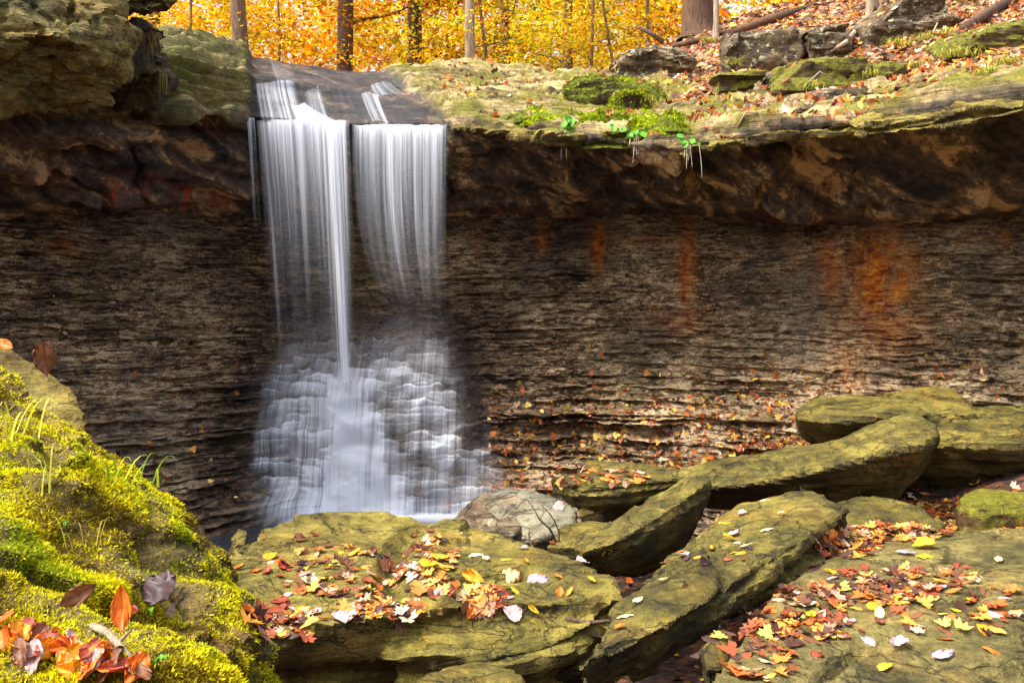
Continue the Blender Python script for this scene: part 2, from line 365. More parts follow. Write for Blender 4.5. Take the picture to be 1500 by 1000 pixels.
wet = np.clip(np.exp(-((Vc[:, 0] - XM) / 1.75) ** 6) * sstep(3.0, 2.2, Vc[:, 2]), 0, 1) * .95
wet = np.maximum(wet, .55 * sstep(3.05, 3.4, Vc[:, 2]))  # full-width band along the top of the wall, darker and smoother
cliff = obj_me('cliff', mesh_np('cliff', Vc, grid_faces(len(gx), len(gz))[:, ::-1], False, {'stain': np.clip(stain, 0, 1), 'wet': wet}), M['shale'])
tag(cliff, 'wall of thin dark shale beds curving round behind the fall, rust streaked', None, None, 'structure')

# ================================================================ the sandstone cap
cols = [-400, 0, 120, 240, 370, 510, 655, 760, 900, 1000, 1080, 1190, 1310, 1500, 1900]
def cr(v): return np.array(v, float)
lipP = cr([150, 152, 155, 158, 171, 182, 183, 197, 206, 222, 200, 179, 176, 142, 105]); lipY = cr([8.0, 8.9, 9.5, 10.3, 11.3, 11.5, 11.5, 11.2, 10.8, 10.4, 10.25, 10.0, 9.5, 8.6, 7.4])
r1P = cr([330, 322, 320, 318, 322, 322, 326, 322, 318, 316, 325, 336, 335, 322, 310]); r1Y = cr([9.3, 10.4, 11, 11.6, 12.3, 12.9, 13, 13, 12.8, 12.6, 12.3, 11.8, 11.3, 10.6, 9.2]) + .1
r2P = cr([250, 255, 250, 262, 270, 270, 265, 262, 262, 270, 275, 280, 285, 270, 240])
r5P = cr([120, 110, 110, 88, 116, 130, 140, 160, 168, 170, 168, 160, 150, 125, 85]); r5Y = cr([8.6, 9.6, 10, 10.8, 11.8, 12.6, 13., 13, 12.8, 12, 11.4, 11, 10.4, 9.4, 8.2])
r6P = cr([90, 70, 60, 58, 80, 102, 100, 103, 112, 132, 142, 142, 132, 107, 60]); r6Y = cr([10, 11, 11.5, 12.2, 13.5, 15, 15.5, 15.5, 15, 13.5, 12.5, 12, 11.2, 10.2, 9])
rows = [(r1P + 10, r1Y + .9), (r1P, r1Y), ((r1P * .62 + r2P * .38), r1Y * .8 + lipY * .2), (r2P, lipY * .42 + r1Y * .58), (lipP * .55 + r2P * .45, lipY * .72 + r1Y * .28), (lipP + 11, lipY + .32), (lipP, lipY), (lipP * .97 - 1, lipY + .12), (r5P, r5Y), (r6P, r6Y)]
LIPROW = 6
R3 = [np.stack([P(cols[i], r[0][i], r[1][i]) for i in range(len(cols))]) for r in rows]
bk = R3[-1] * [1.25, 1, 1] + [0, 3.5, -.1]; R3.append(bk)
pc = np.linspace(-400, 1900, 860)
nsub = [5, 14, 18, 20, 18, 8, 7, 26, 26, 8]
G3 = []; vpar = []
rc = [np.stack([np.interp(pc, cols, r[:, k]) for k in range(3)], 1) for r in R3]
for i, ns in enumerate(nsub):
    for j in range(ns):
        t = j / ns; G3.append(rc[i] * (1 - t) + rc[i + 1] * t); vpar.append(i + t)
G3.append(rc[-1]); vpar.append(len(nsub)); G3 = np.array(G3); vpar = np.array(vpar)
for _ in range(2):       # soften control polygons, both ways
    A = G3.copy(); G3[1:-1] = A[1:-1] * .5 + (A[:-2] + A[2:]) * .25
for _ in range(25):
    A = G3.copy(); G3[:, 1:-1] = A[:, 1:-1] * .5 + (A[:, :-2] + A[:, 2:]) * .25
du = np.gradient(G3, axis=1); dv = np.gradient(G3, axis=0); N = np.cross(du, dv); N /= np.linalg.norm(N, axis=2, keepdims=True) + 1e-9
Pq = G3.reshape(-1, 3); Nq = N.reshape(-1, 3); vq = np.repeat(vpar, len(pc)); pq = np.tile(pc, len(vpar))
pyq = HY + FX * (CZ - Pq[:, 2]) / Pq[:, 1]
if (Nq[:, 1] * (vq < 5)).sum() > 0: Nq = -Nq
right = sstep(640, 900, pq); left = 1 - sstep(250, 420, pq); face = sstep(1.5, 2.6, vq) * (1 - sstep(5.2, 6.0, vq)); topm = sstep(6.0, 6.6, vq)
chan = sstep(350, 375, pq) * (1 - sstep(650, 668, pq + np.clip(183 - pyq, 0, 200) * 1.25)) 
def terr(s, a=.25):   # ledge profile 0..1, sharp on one side
    f = s - np.floor(s); return np.where(f < 1 - a, f / (1 - a), (1 - f) / a)
ang = math.radians(38)
sb = (Pq[:, 2] * math.cos(ang) + Pq[:, 0] * math.sin(ang)) + .25 * fbm(Pq * .9, 3, 61) - .5 * sstep(5, 0, Pq[:, 0]) * 0
sh = Pq[:, 2] + .22 * fbm(Pq * [.7, .7, 1], 3, 63)
D = face * right * (.38 * (terr(sb / .62, .15) - .5) * sstep(-.6, .3, fbm(Pq * .8, 2, 65)) + .05 * terr(sb / .19, .2) + .10 * fbm(Pq * [.8, .8, 1.2], 4, 67))
D += face * (1 - right) * (.12 * terr(sh / .33, .2) + .22 * fbm(Pq * [1.1, 1.1, 1.5], 4, 69) * (1 - chan * .4))
D -= face * .16 * sstep(.12, 0, np.abs(fbm(Pq * [.9, .9, 1.3], 3, 71)))
D += .03 * fbm(Pq * 6, 4, 73) * (1 - .7 * chan)
tl = terr((Pq[:, 2] + .10 * fbm(Pq * .9, 3, 75)) / .13, .3)
D += topm * (1 - chan) * (.16 * tl + .08 * fbm(Pq * 1.3, 3, 77)) + topm * chan * .05 * fbm(Pq * [1, 1, 9], 4, 79)
# layered lip at the right
D += sstep(4.2, 5.6, vq) * (1 - sstep(6, 6.6, vq)) * (1 - chan) * .13 * (fbm(Pq * [1.6, 1.6, 9], 3, 81) + .2)
Pd = Pq + Nq * D[:, None]
gre = left * sstep(5.6, 6.3, vq) + .55 * left * sstep(4.6, 5.4, vq) * (1 - sstep(5.6, 6.3, vq))
stc = np.zeros(len(Pd))
for cx, cy, sx, sy in [(165, 262, 28, 16), (225, 272, 20, 13), (272, 285, 22, 22), (318, 290, 16, 14), (60, 250, 22, 12), (760, 318, 60, 10), (1160, 320, 50, 12)]:
    stc = np.maximum(stc, np.exp(-((pq - cx) / sx) ** 2 - ((pyq - cy) / sy) ** 2))
wc = np.maximum(chan * sstep(3, 6, vq), .5 * face * sstep(350, 380, pq) * (1 - sstep(650, 700, pq)))
wc = np.maximum(wc, .35 * (1 - sstep(1.2, 2.2, vq)))  # lowest rows of the underside darker and smoother
ledge = obj_me('rock_ledge', mesh_np('rock_ledge', Pd, grid_faces(len(pc), len(vpar))[:, ::-1], True,
    {'top': topm * (1 - chan) * (1 - left * .7), 'green': np.clip(gre, 0, 1) * (1 - chan), 'wet': np.clip(wc, 0, 1), 'stain': stc}), M['cap'])
tag(ledge, 'thick sandstone ledge overhanging the alcove, its top mossy and strewn with leaves', None, None, 'structure')

# ================================================================ forest floor and hillside above, creek bed below
gc = [-900, 0, 500, 700, 850, 950, 1050, 1150, 1300, 1500, 2300]
g0 = [(215, 12.5)] * 2 + [(205, 13), (200, 13), (178, 12.6), (172, 11.8), (168, 11.5), (158, 11.2), (150, 10.7), (128, 9.6), (90, 8)]
g1 = [(122, 15.6)] * 4 + [(122, 15.2), (116, 14), (98, 13.4), (82, 13), (70, 12.6), (58, 11.6), (20, 10)]
g2 = [(118, 18)] * 4 + [(110, 18), (82, 18), (46, 17.5), (18, 17), (-15, 16.5), (-60, 15.5), (-150, 14)]
RW = [np.array([P(c, a[0], a[1]) for c, a in zip(gc, g)]) for g in (g0, g1, g2)]
z2 = RW[2][:, 2]
RW.append(np.stack([RW[2][:, 0] * 1.6, np.full(11, 30.), np.array([6.3] * 4 + [6.4, 7.2, 8.2, 9, 9.6, 10.5, 11])], 1))
RW.append(np.stack([RW[2][:, 0] * 4, np.full(11, 75.), np.full(11, 10.)], 1)); RW.append(np.stack([RW[2][:, 0] * 14, np.full(11, 400.), np.full(11, 14.)], 1))
gcp = np.linspace(-900, 2300, 620); RR = [np.stack([np.interp(gcp, gc, r[:, k]) for k in range(3)], 1) for r in RW]
GG = []
for i, ns in enumerate([60, 70, 40, 30, 20]):
    for j in range(ns): t = j / ns; GG.append(RR[i] * (1 - t) + RR[i + 1] * t)
GG.append(RR[-1]); GG = np.array(GG)
for _ in range(30):
    A = GG.copy(); GG[:, 1:-1] = A[:, 1:-1] * .5 + (A[:, :-2] + A[:, 2:]) * .25
gp = GG.reshape(-1, 3); near = sstep(40, 20, gp[:, 1])
gp[:, 2] += near * (.16 * fbm(gp * .7, 4, 91) + .05 * fbm(gp * 4, 3, 93))
floor_o = obj_me('ground', mesh_np('ground', gp, grid_faces(len(gcp), len(GG)), True), M['floor'])
tag(floor_o, 'leaf covered forest floor rising to the right above the ledge', None, None, 'structure')

bx, by = np.meshgrid(np.arange(-16, 16.01, .12), np.r_[np.arange(-60, -2, 1.5), np.arange(-2, 13, .1)])
bz = .10 + 4 * sstep(-3, -15, by) + 3 * sstep(7, 15, np.abs(bx)) + .88 * sstep(1.5, 2.5, bx) * sstep(5.2, 6.4, by) * (1 - .25 * sstep(8, 10, by)) + .9 * sstep(3.0, 6, np.abs(bx)) + .2 * sstep(0, -10, by)  # banks added out of view behind and beside the camera, blocking low skylight
bpt = np.c_[bx.ravel(), by.ravel(), bz.ravel()]; bpt[:, 2] += .10 * fbm(bpt * [1.3, 1.3, 1], 4, 95)
pm = np.exp(-((bpt[:, 0] + 1.6) / 1.9) ** 4 - ((bpt[:, 1] - 9.9) / 1.9) ** 4); bpt[:, 2] -= pm * .35
bed = obj_me('creek_bed', mesh_np('creek_bed', bpt, grid_faces(bx.shape[1], bx.shape[0]), True), M['bed'])
tag(bed, 'dark creek bed under the fallen boulders', None, None, 'structure')

wx, wy = np.meshgrid(np.linspace(-4.2, .7, 120), np.linspace(7.4, 11.9, 120))
dn = np.exp(-((wx + 1.55) / 1.2) ** 4) * sstep(10.3, 10.9, wy + .1 * n1(wx, 3, 5)); dn = np.clip(dn * 1.2, 0, 1)
pool = obj_me('water', mesh_np('water', np.c_[wx.ravel(), wy.ravel(), np.full(wx.size, .25)], grid_faces(120, 120), True, {'dens': dn.ravel()}), M['pool'])
tag(pool, 'still pool at the foot of the fall, white where the water lands', None, None, 'structure')

def bvh_of(o):
    dg = None; me = o.data; mw = o.matrix_basis if o.parent is None else (Matrix.Translation(o.parent.location) @ o.matrix_basis)
    n = len(me.vertices); co = np.empty(n * 3, np.float32); me.vertices.foreach_get('co', co); co = co.reshape(-1, 3) + np.array(mw.translation)
    f = [tuple(p.vertices) for p in me.polygons]
    return BVHTree.FromPolygons([Vector(c) for c in co.tolist()], f)
def ray(bv, px, py):
    d = Vector(((px - 750) / FX, 1, -(py - HY) / FX)); d.normalize()
    return bv.ray_cast(Vector((0, 0, CZ)), d)
BV = {'rock_ledge': bvh_of(ledge), 'cliff': bvh_of(cliff), 'ground': bvh_of(floor_o), 'creek_bed': bvh_of(bed)}

# ================================================================ the waterfall
fall = empty('waterfall', P(545, 745, 11.1))
tag(fall, 'silky white waterfall spilling over the ledge and fanning down a stepped mound', 'waterfall')
def veil(name, top, bot, pyb, strands, base, fade, ylip, nl=260, nt=150, seed=0, back=0, edge=.02, bend=.95):
    s, t = np.meshgrid(np.linspace(0, 1, nl), np.linspace(0, 1, nt))
    pxt = top[0] + (top[1] - top[0]) * s; pxb = bot[0] + (bot[1] - bot[0]) * s
    px = pxt + (pxb - pxt) * t ** bend; py = top[2] + 1.5 * n1(s, 9, seed) + (pyb - top[2]) * t
    Y = ylip - .05 - .22 * np.sqrt(t) + back + .035 * n1(s, 11, seed + 3) * (.4 + t)
    d = base * np.interp(t, *fade)
    for c, w, a, f in strands: d = d + a * np.exp(-((s - c) / (w * (1 - .3 * t))) ** 2) * (1 - sstep(f - .5, f + .12, t))
    d = d + .5 * np.exp(-t * 9) ; d = d * sstep(0, edge, s) * sstep(1, 1 - edge, s)
    V = np.stack([(px - 750) / FX * Y, Y, CZ - (py - HY) / FX * Y], -1).reshape(-1, 3)
    me = mesh_np(name, V, grid_faces(nl, nt), True, {'dens': np.clip(d, 0, 1.2).ravel()}, uv=np.c_[s.ravel() * (top[1] - top[0]) / 138 + seed * .37, t.ravel()])
    o = obj_me(name, me, M['veil'], fall, origin=fall.location); o.location = (0, 0, 0); return o
veil('water_veil', (374, 513, 176), (402, 528, 0), 560, [(.10, .03, .75, .85), (.20, .02, .35, .6), (.30, .035, .55, .8), (.36, .015, .4, .6), (.45, .025, .45, .75), (.62, .04, .55, .8), (.82, .07, 1.4, 1.6), (.71, .03, .5, .95), (.93, .03, .4, .5)],
     .30, ([0, .25, .5, .7, 1], [1, .72, .26, .06, .0]), 11.42, seed=1, edge=.07)
veil('water_veil', (378, 512, 177), (412, 526, 0), 552, [(.2, .12, .25, .5), (.82, .09, .4, 1.5), (.5, .2, .2, .5)], .14, ([0, .4, .8, 1], [1, .7, .1, 0]), 11.42, seed=2, back=.09, edge=.12)
veil('water_veil', (514, 657, 183), (574, 655, 0), 462, [(.40, .05, .7, .85), (.51, .03, .5, .9), (.66, .05, .35, .85), (.84, .04, .3, .8), (.965, .015, .5, .95), (.2, .04, .2, .45)],
     .28, ([0, .3, .6, .85, 1], [1, .75, .3, .08, 0]), 11.45, seed=4, bend=3.2, edge=.07)
veil('water_veil', (520, 655, 183), (580, 650, 0), 490, [(.4, .1, .35, .8), (.75, .1, .3, .8)], .14, ([0, .5, .8, 1], [1, .6, .2, 0]), 11.45, seed=5, back=.08, bend=3.2, edge=.12)
veil('water_trickle', (361, 373, 172), (372, 384, 0), 350, [(.3, .2, .35, .9), (.8, .12, .25, .9)], .05, ([0, .5, 1], [1, .5, 0]), 11.3, nl=30, seed=7)

def chute(poly, seed, dens=.9, n=70, m=40, flow=(0, 1)):
    (a0, a1, ya), (b0, b1, yb) = poly; s, t = np.meshgrid(np.linspace(0, 1, n), np.linspace(0, 1, m)); V = []
    for ss, tt in zip(s.ravel(), t.ravel()):
        x0 = a0 + (b0 - a0) * tt ** 1.3; x1 = a1 + (b1 - a1) * tt ** 1.3; px = x0 + (x1 - x0) * ss; py = ya + (yb - ya) * tt + 2.5 * math.sin(ss * 5 + seed)
        h = ray(BV['rock_ledge'], px, py)[0]; V.append(P(px, py, (h.y if h is not None and h.y < 14.5 else 12.2) - .05))
    V = np.array(V).reshape(m, n, 3)
    for _ in range(4): A = V.copy(); V[1:-1] = A[1:-1] * .5 + (A[:-2] + A[2:]) * .25
    d = dens * sstep(0, .16, s) * sstep(1, .82, s) * (.75 + .5 * n1(s, 6, int(seed), 2)) * (1.1 - .35 * t) * sstep(0, .03, t) * sstep(1, .96, t)
    me = mesh_np('water_chute', V.reshape(-1, 3), grid_faces(n, m), True, {'dens': d.ravel()}, uv=np.c_[s.ravel() * (a1 - a0) / 130 + seed, t.ravel() * .4])
    o = obj_me('water_chute', me, M['veil'], fall, origin=fall.location); o.location = (0, 0, 0)
chute(((373, 433, 119), (383, 452, 186)), 1, 1.0)
chute(((446, 470, 132), (452, 486, 180)), 2, .42)
chute(((424, 448, 152), (440, 516, 187)), 6, .95)
chute(((528, 556, 137), (545, 572, 180)), 3, .6)
chute(((463, 471, 127), (474, 484, 178)), 4, .25, 20)
chute(((395, 425, 92), (405, 440, 122)), 5, .22, 40)
chute(((384, 610, 104), (386, 640, 181)), 9, .07, 120)
chute(((540, 575, 122), (548, 600, 140)), 8, .4, 40)

# water sliding over the stepped mound
nX, nZ = 420, 330
xs = np.linspace(-3.05, -.05, nX); zs = np.linspace(2.62, .2, nZ); X2, Z2 = np.meshgrid(xs, zs)
Yr, mm_ = cliff_y(X2.ravel(), Z2.ravel()); Yr = Yr.reshape(nZ, nX)
tread = np.clip(-(np.gradient(Yr, axis=0)), 0, .2); tread = tread
Yw = Yr.copy(); dz = zs[0] - zs[1]
for i in range(1, nZ): Yw[i] = np.minimum(Yr[i], Yw[i - 1] + dz * .25)
for _ in range(26): A = Yw.copy(); Yw[:, 1:-1] = A[:, 1:-1] * .5 + (A[:, :-2] + A[:, 2:]) * .25
for _ in range(9): A = Yw.copy(); Yw[1:-1] = A[1:-1] * .5 + (A[:-2] + A[2:]) * .25
for _ in range(30): A = Yw.copy(); Yw[1:-1] = A[1:-1] * .5 + (A[:-2] + A[2:]) * .25; A = Yw.copy(); Yw[:, 1:-1] = A[:, 1:-1] * .5 + (A[:, :-2] + A[:, 2:]) * .25
Yw = np.minimum(Yw, Yr) * .4 + Yw * .6 - .085
PX = 750 + FX * X2 / Yw; PY = HY + FX * (CZ - Z2) / Yw
tr = tread.copy(); acc = np.zeros(nX); trd = np.zeros_like(tr)
for i in range(nZ): acc = acc * .925 + np.clip(tr[i] * 22, 0, 1) * .30; trd[i] = np.clip(acc, 0, 1)
def gb(cx, cy, sx, sy, p=2): return np.exp(-np.abs((PX - cx) / sx) ** p - np.abs((PY - cy) / sy) ** p)
hw = np.interp(PY, [440, 520, 560, 640, 750], [115, 135, 155, 170, 185]); cxm = np.interp(PY, [440, 560, 750], [540, 535, 548])
env = 1 - sstep(.80, 1.04, np.abs(PX - cxm) / hw + .14 * fbm(np.c_[X2.ravel() * 3, Z2.ravel() * 2, Z2.ravel() * 0], 3, 5).reshape(nZ, nX))
def dens_map(px, py):
    c = np.interp(py, [520, 560, 640, 750], [508, 508, 522, 530]); w = np.interp(py, [500, 560, 650, 750], [16, 30, 42, 66])
    m = 1.0 * np.exp(-((px - c) / w) ** 2) * sstep(528, 556, py)
    m += .58 * np.exp(-np.abs((px - 452) / 62) ** 4 - np.abs((py - 630) / 105) ** 4) + .3 * np.exp(-((px - 450) / 60) ** 2 - ((py - 565) / 26) ** 2)
    r = np.interp(py, [555, 620, 680, 740], [612, 630, 660, 690]); m += .85 * np.exp(-((px - r) / 34) ** 2) * sstep(535, 565, py) * (1 - .45 * sstep(660, 735, py))
    m += .34 * np.exp(-((px - 600) / 80) ** 2 - ((py - 532) / 20) ** 2) + .34 * np.exp(-((px - 690) / 30) ** 2 - ((py - 690) / 50) ** 2) + .26 * np.exp(-((px - 385) / 26) ** 2 - ((py - 690) / 60) ** 2)
    return m + .22
lr = np.random.default_rng(21); d = np.zeros_like(PX); cyy = 500.
while cyy < 742:
    hwid = np.interp(cyy, [440, 520, 560, 640, 750], [100, 128, 150, 166, 186]); cm = np.interp(cyy, [440, 560, 750], [540, 535, 548]); x = cm - hwid
    while x < cm + hwid:
        wd = lr.uniform(12, 52) * (1 if cyy > 530 else .8); cx = x + wd * .8; cy = cyy + lr.uniform(-9, 9); hh = lr.uniform(22, 46) * (1.5 if 420 < cx < 560 and cyy > 570 else 1)
        I = float(dens_map(np.array(cx), np.array(cy))) * lr.uniform(.55, 1.3) * (1 - .5 * max(0, abs(cx - cm) / hwid - .7) / .3)
        u = (PX - cx) / wd; yt = cy + 7 * np.abs(u) ** 3.5 + 2.5 * n1(PX, .09, int(cy), 2); v = (PY - yt) / hh; k = np.clip(1 - np.abs(u) ** 3, 0, 1) * (np.abs(u) < 1)
        d = np.maximum(d, I * np.clip(1 - np.abs(u) ** 3, 0, 1) * (np.abs(u) < 1) * (.55 * np.exp(-((v - .03) / .05) ** 2) + 1.15 * sstep(-.02, .05, v) * np.clip(1 - v, 0, 1) ** .8))
        x += wd * lr.uniform(.6, 1.5)
    cyy += lr.uniform(10, 16)
d = d * .72 + 1.0 * np.exp(-((PX - np.interp(PY, [520, 560, 640, 750], [508, 508, 522, 528])) / np.interp(PY, [500, 560, 650, 750], [10, 20, 30, 56])) ** 2) * sstep(530, 560, PY) + .5 * trd * env * .5
d += .9 * gb(520, 748, 90, 16) + .16 * env * (.3 + .7 * np.clip(fbm(np.c_[X2.ravel() * 7, Z2.ravel() * 2, X2.ravel() * 0], 3, 15).reshape(nZ, nX) + .5, 0, 1))
d = 1.05 * np.clip(d, 0, 1.4) ** 1.7 + .02
d *= sstep(1.14, 1.0, np.abs(PX - cxm) / hw) * sstep(440, 500, PY)
Yw -= .012 * np.clip(d, 0, 1) * sstep(1.1, .9, np.abs(PX - cxm) / hw)
V = np.stack([X2, Yw, Z2], -1).reshape(-1, 3)
me = mesh_np('water_cascade', V, grid_faces(nX, nZ), True, {'dens': np.clip(d, 0, 1.25).ravel()}, uv=np.c_[X2.ravel() * .8, Z2.ravel() * .5])
o = obj_me('water_cascade', me, M['cascade'], fall, origin=fall.location); o.location = (0, 0, 0)
# ================================================================ boulders
def hull_into(bm, pts):
    b2 = bmesh.new()
    for p in pts: b2.verts.new(p)
    r = bmesh.ops.convex_hull(b2, input=b2.verts)
    bmesh.ops.delete(b2, geom=list({g for g in r['geom_interior'] + r['geom_unused'] if isinstance(g, bmesh.types.BMVert)}), context='VERTS')
    m = {v: bm.verts.new(v.co) for v in b2.verts}
    for f in b2.faces: bm.faces.new([m[v] for v in f.verts])
    b2.free()

def facets(p, cell, seed):      # random planar chips, one per jittered cell
    q = p / cell; b = np.floor(q).astype(int); best = np.full(len(p), 9.); out = np.zeros(len(p))
    for i in (-1, 0, 1):
        for j in (-1, 0, 1):
            for k in (-1, 0, 1):
                x, y, z = b[:, 0] + i, b[:, 1] + j, b[:, 2] + k
                s = np.stack([x + _h(x, y, z, seed), y + _h(x, y, z, seed + 1), z + _h(x, y, z, seed + 2)], 1); r = np.stack([_h(x, y, z, seed + 3), _h(x, y, z, seed + 4), _h(x, y, z, seed + 5)], 1) - .5
                dd = q - s; ds = (dd ** 2).sum(1); m = ds < best; best[m] = ds[m]; out[m] = (dd * r).sum(1)[m] + (r[:, 0] * .3)[m]
    return out

def rock(name, hulls, mat, label, cat='boulder', group=None, voxel=.035, amp=.05, strata=.03, bed_t=.11, tilt=(0, 0, 1), seed=1, grooves=(), smooth=1, wetz=None, kind=None, cracks=.5):
    bm = bmesh.new()
    for hpts, thick, inset in hulls:
        p = [P(*q) if len(q) == 3 else np.array(q[1:]) for q in hpts]
        if thick:
            c = np.mean(p, 0); p = p + [np.array([c[0] + (q[0] - c[0]) * (1 - inset), c[1] + (q[1] - c[1]) * (1 - inset), q[2] - thick]) for q in p]
        hull_into(bm, [tuple(q) for q in p])
    me = bpy.data.meshes.new('tmp'); bm.to_mesh(me); bm.free()
    o = bpy.data.objects.new('tmp', me); COL.objects.link(o)
    r = o.modifiers.new('r', 'REMESH'); r.mode = 'VOXEL'; r.voxel_size = voxel
    s = o.modifiers.new('s', 'SMOOTH'); s.iterations = smooth; s.factor = .5
    dg = bpy.context.evaluated_depsgraph_get(); dg.update(); m2 = bpy.data.meshes.new_from_object(o.evaluated_get(dg))
    bpy.data.objects.remove(o); bpy.data.meshes.remove(me)
    n = len(m2.vertices); co = np.empty(n * 3, np.float32); m2.vertices.foreach_get('co', co); co = co.reshape(-1, 3).astype(float)
    no = np.empty(n * 3, np.float32); m2.vertex_normals.foreach_get('vector', no); no = no.reshape(-1, 3)
    tl = np.array(tilt, float); tl /= np.linalg.norm(tl)
    sc = co @ tl + .12 * fbm(co * 1.3, 3, seed + 5); side = 1 - np.abs(no @ tl) ** 2
    f = sc / bed_t; kk = np.floor(f).astype(int); amps = _h(kk, kk * 0, kk * 0, seed) ; ff = f - kk
    lay = (amps - .5) * sstep(0, .25, ff) + (_h(kk - 1, kk * 0, kk * 0, seed) - .5) * (1 - sstep(0, .25, ff))
    d = .6 * amp * fbm(co * 1.1, 4, seed) + .3 * amp * fbm(co * 4.5, 4, seed + 2) + strata * lay * side * 3.2 + .1 * amp * fbm(co * 16, 3, seed + 9)
    wq = co + .08 * np.stack([fbm(co * 2, 2, seed + 50), fbm(co * 2, 2, seed + 51), fbm(co * 2, 2, seed + 52)], 1)
    d += amp * 2.6 * facets(wq, .6, seed + 60) + amp * .9 * facets(wq, .24, seed + 70)
    cr_ = np.abs(fbm(co * [1.2, 1.2, 2.2], 3, seed + 20)); d -= cracks * amp * sstep(.07, 0, cr_)
    q = fbm(co * [1.4, 1.4, 2.0], 4, seed + 40) * 3.2; qf = q - np.floor(q); d += amp * .9 * (sstep(.0, .22, qf) + np.floor(q) - 0.0) * .45
    for pts, w, dp in grooves:
        g = [P(*q) for q in pts]; dm = np.full(n, 9.)
        for a, b in zip(g[:-1], g[1:]):
            ab = b - a; t = np.clip(((co - a) @ ab) / (ab @ ab), 0, 1); dm = np.minimum(dm, np.linalg.norm(co - (a + t[:, None] * ab), axis=1))
        dm = dm * (1 + .35 * fbm(co * 7, 2, seed + 30)); d = d - dp * np.exp(-(dm / w) ** 2)
    co = co + no * d[:, None]
    m2.vertices.foreach_set('co', co.astype(np.float32).ravel())
    m2.polygons.foreach_set('use_smooth', np.ones(len(m2.polygons), bool))
    if wetz is not None:
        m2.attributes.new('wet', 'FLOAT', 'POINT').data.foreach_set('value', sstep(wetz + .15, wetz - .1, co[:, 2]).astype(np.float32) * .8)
    m2.set_sharp_from_angle(angle=math.radians(32))
    m2.materials.clear(); c = co.mean(0); c[2] = co[:, 2].min()
    m2.name = name; ob = obj_me(name, m2, M[mat], origin=c); m2.update()
    tag(ob, label, cat, group, kind); BV[ob.name] = bvh_of(ob); ROCKS.append(ob); return ob
ROCKS = []
FB = 'fallen boulders and slabs in the creek bed'; HB = 'rocks on the leafy hillside'

SLAB = rock('flat_boulder', [
    ([(345, 805, 5.7), (400, 768, 6.4), (480, 750, 6.9), (600, 753, 6.9), (740, 786, 6.3), (850, 820, 5.7), (906, 848, 5.35), (908, 868, 5.1), (690, 886, 4.75), (600, 890, 4.72), (500, 915, 4.6), (350, 942, 4.38)], .62, .3),
    ([(560, 900, 4.75), (690, 893, 4.8), (905, 872, 5.15), (872, 912, 4.85), (820, 945, 4.7), (700, 972, 4.52), (560, 962, 4.55)], .34, .3),
    ([(335, 948, 4.42), (500, 932, 4.55), (700, 915, 4.75), (660, 975, 4.7), (500, 1000, 4.75), (335, 1010, 4.7), (335, 1120, 5.2), (640, 1090, 5.3), (500, 960, 5.8)], 0, 0)],
    'slab', 'broad flat yellow-green slab in front of the pool, strewn with coloured leaves', group=FB, voxel=.026, amp=.022, strata=.035, bed_t=.09, seed=3,
    grooves=[([(612, 757, 6.7), (590, 790, 6.1), (575, 830, 5.4), (572, 868, 4.9)], .07, .09), ([(480, 757, 6.7), (500, 775, 6.3), (560, 790, 6.05)], .05, .05), ([(572, 868, 4.9), (690, 862, 4.98), (700, 900, 4.7)], .045, .055),
             ([(680, 868, 4.9), (760, 850, 5.2), (860, 860, 5.1)], .03, .03)])
rock('mossy_bank_boulder', [
    ([(-300, 450, 3.6), (0, 550, 3.6), (60, 592, 3.6), (150, 664, 3.55), (230, 724, 3.5), (330, 802, 3.4), (350, 850, 3.3), (384, 893, 3.2), (372, 930, 3.1), (335, 1010, 2.95), (0, 800, 2.45), (-300, 800, 2.2), (150, 905, 2.4), (230, 1020, 2.3), (0, 1010, 2.05), (250, 860, 2.9)], 1.2, -.05),
    ([(-200, 905, 1.9), (0, 908, 1.95), (60, 930, 1.98), (150, 985, 1.9), (230, 1030, 1.85), (230, 1200, 1.7), (-200, 1200, 1.45)], .8, 0)],
    'bankrock', 'large foreground bank boulder at lower left, covered in bright moss', voxel=.022, amp=.05, strata=.06, bed_t=.16, tilt=(.35, -.35, 1), seed=12, smooth=1,
    grooves=[([(120, 790, 2.6), (200, 800, 2.75), (270, 835, 2.95), (340, 870, 3.15)], .05, .05), ([(-100, 900, 2.1), (60, 905, 2.15), (190, 975, 2.2)], .10, .08)])
rock('bank_boulder', [([(-150, 440, 5), (0, 498, 4.9), (50, 530, 4.8), (100, 572, 4.7), (130, 620, 4.6), (138, 655, 4.5), (100, 720, 4.3), (-150, 720, 4.2), (100, 640, 5.6), (-100, 480, 5.9)], 1.0, 0)],
    'slab', 'smooth yellowish boulder behind the mossy bank at far left', group=FB, voxel=.03, amp=.022, seed=17, tilt=(.4, 0, 1))
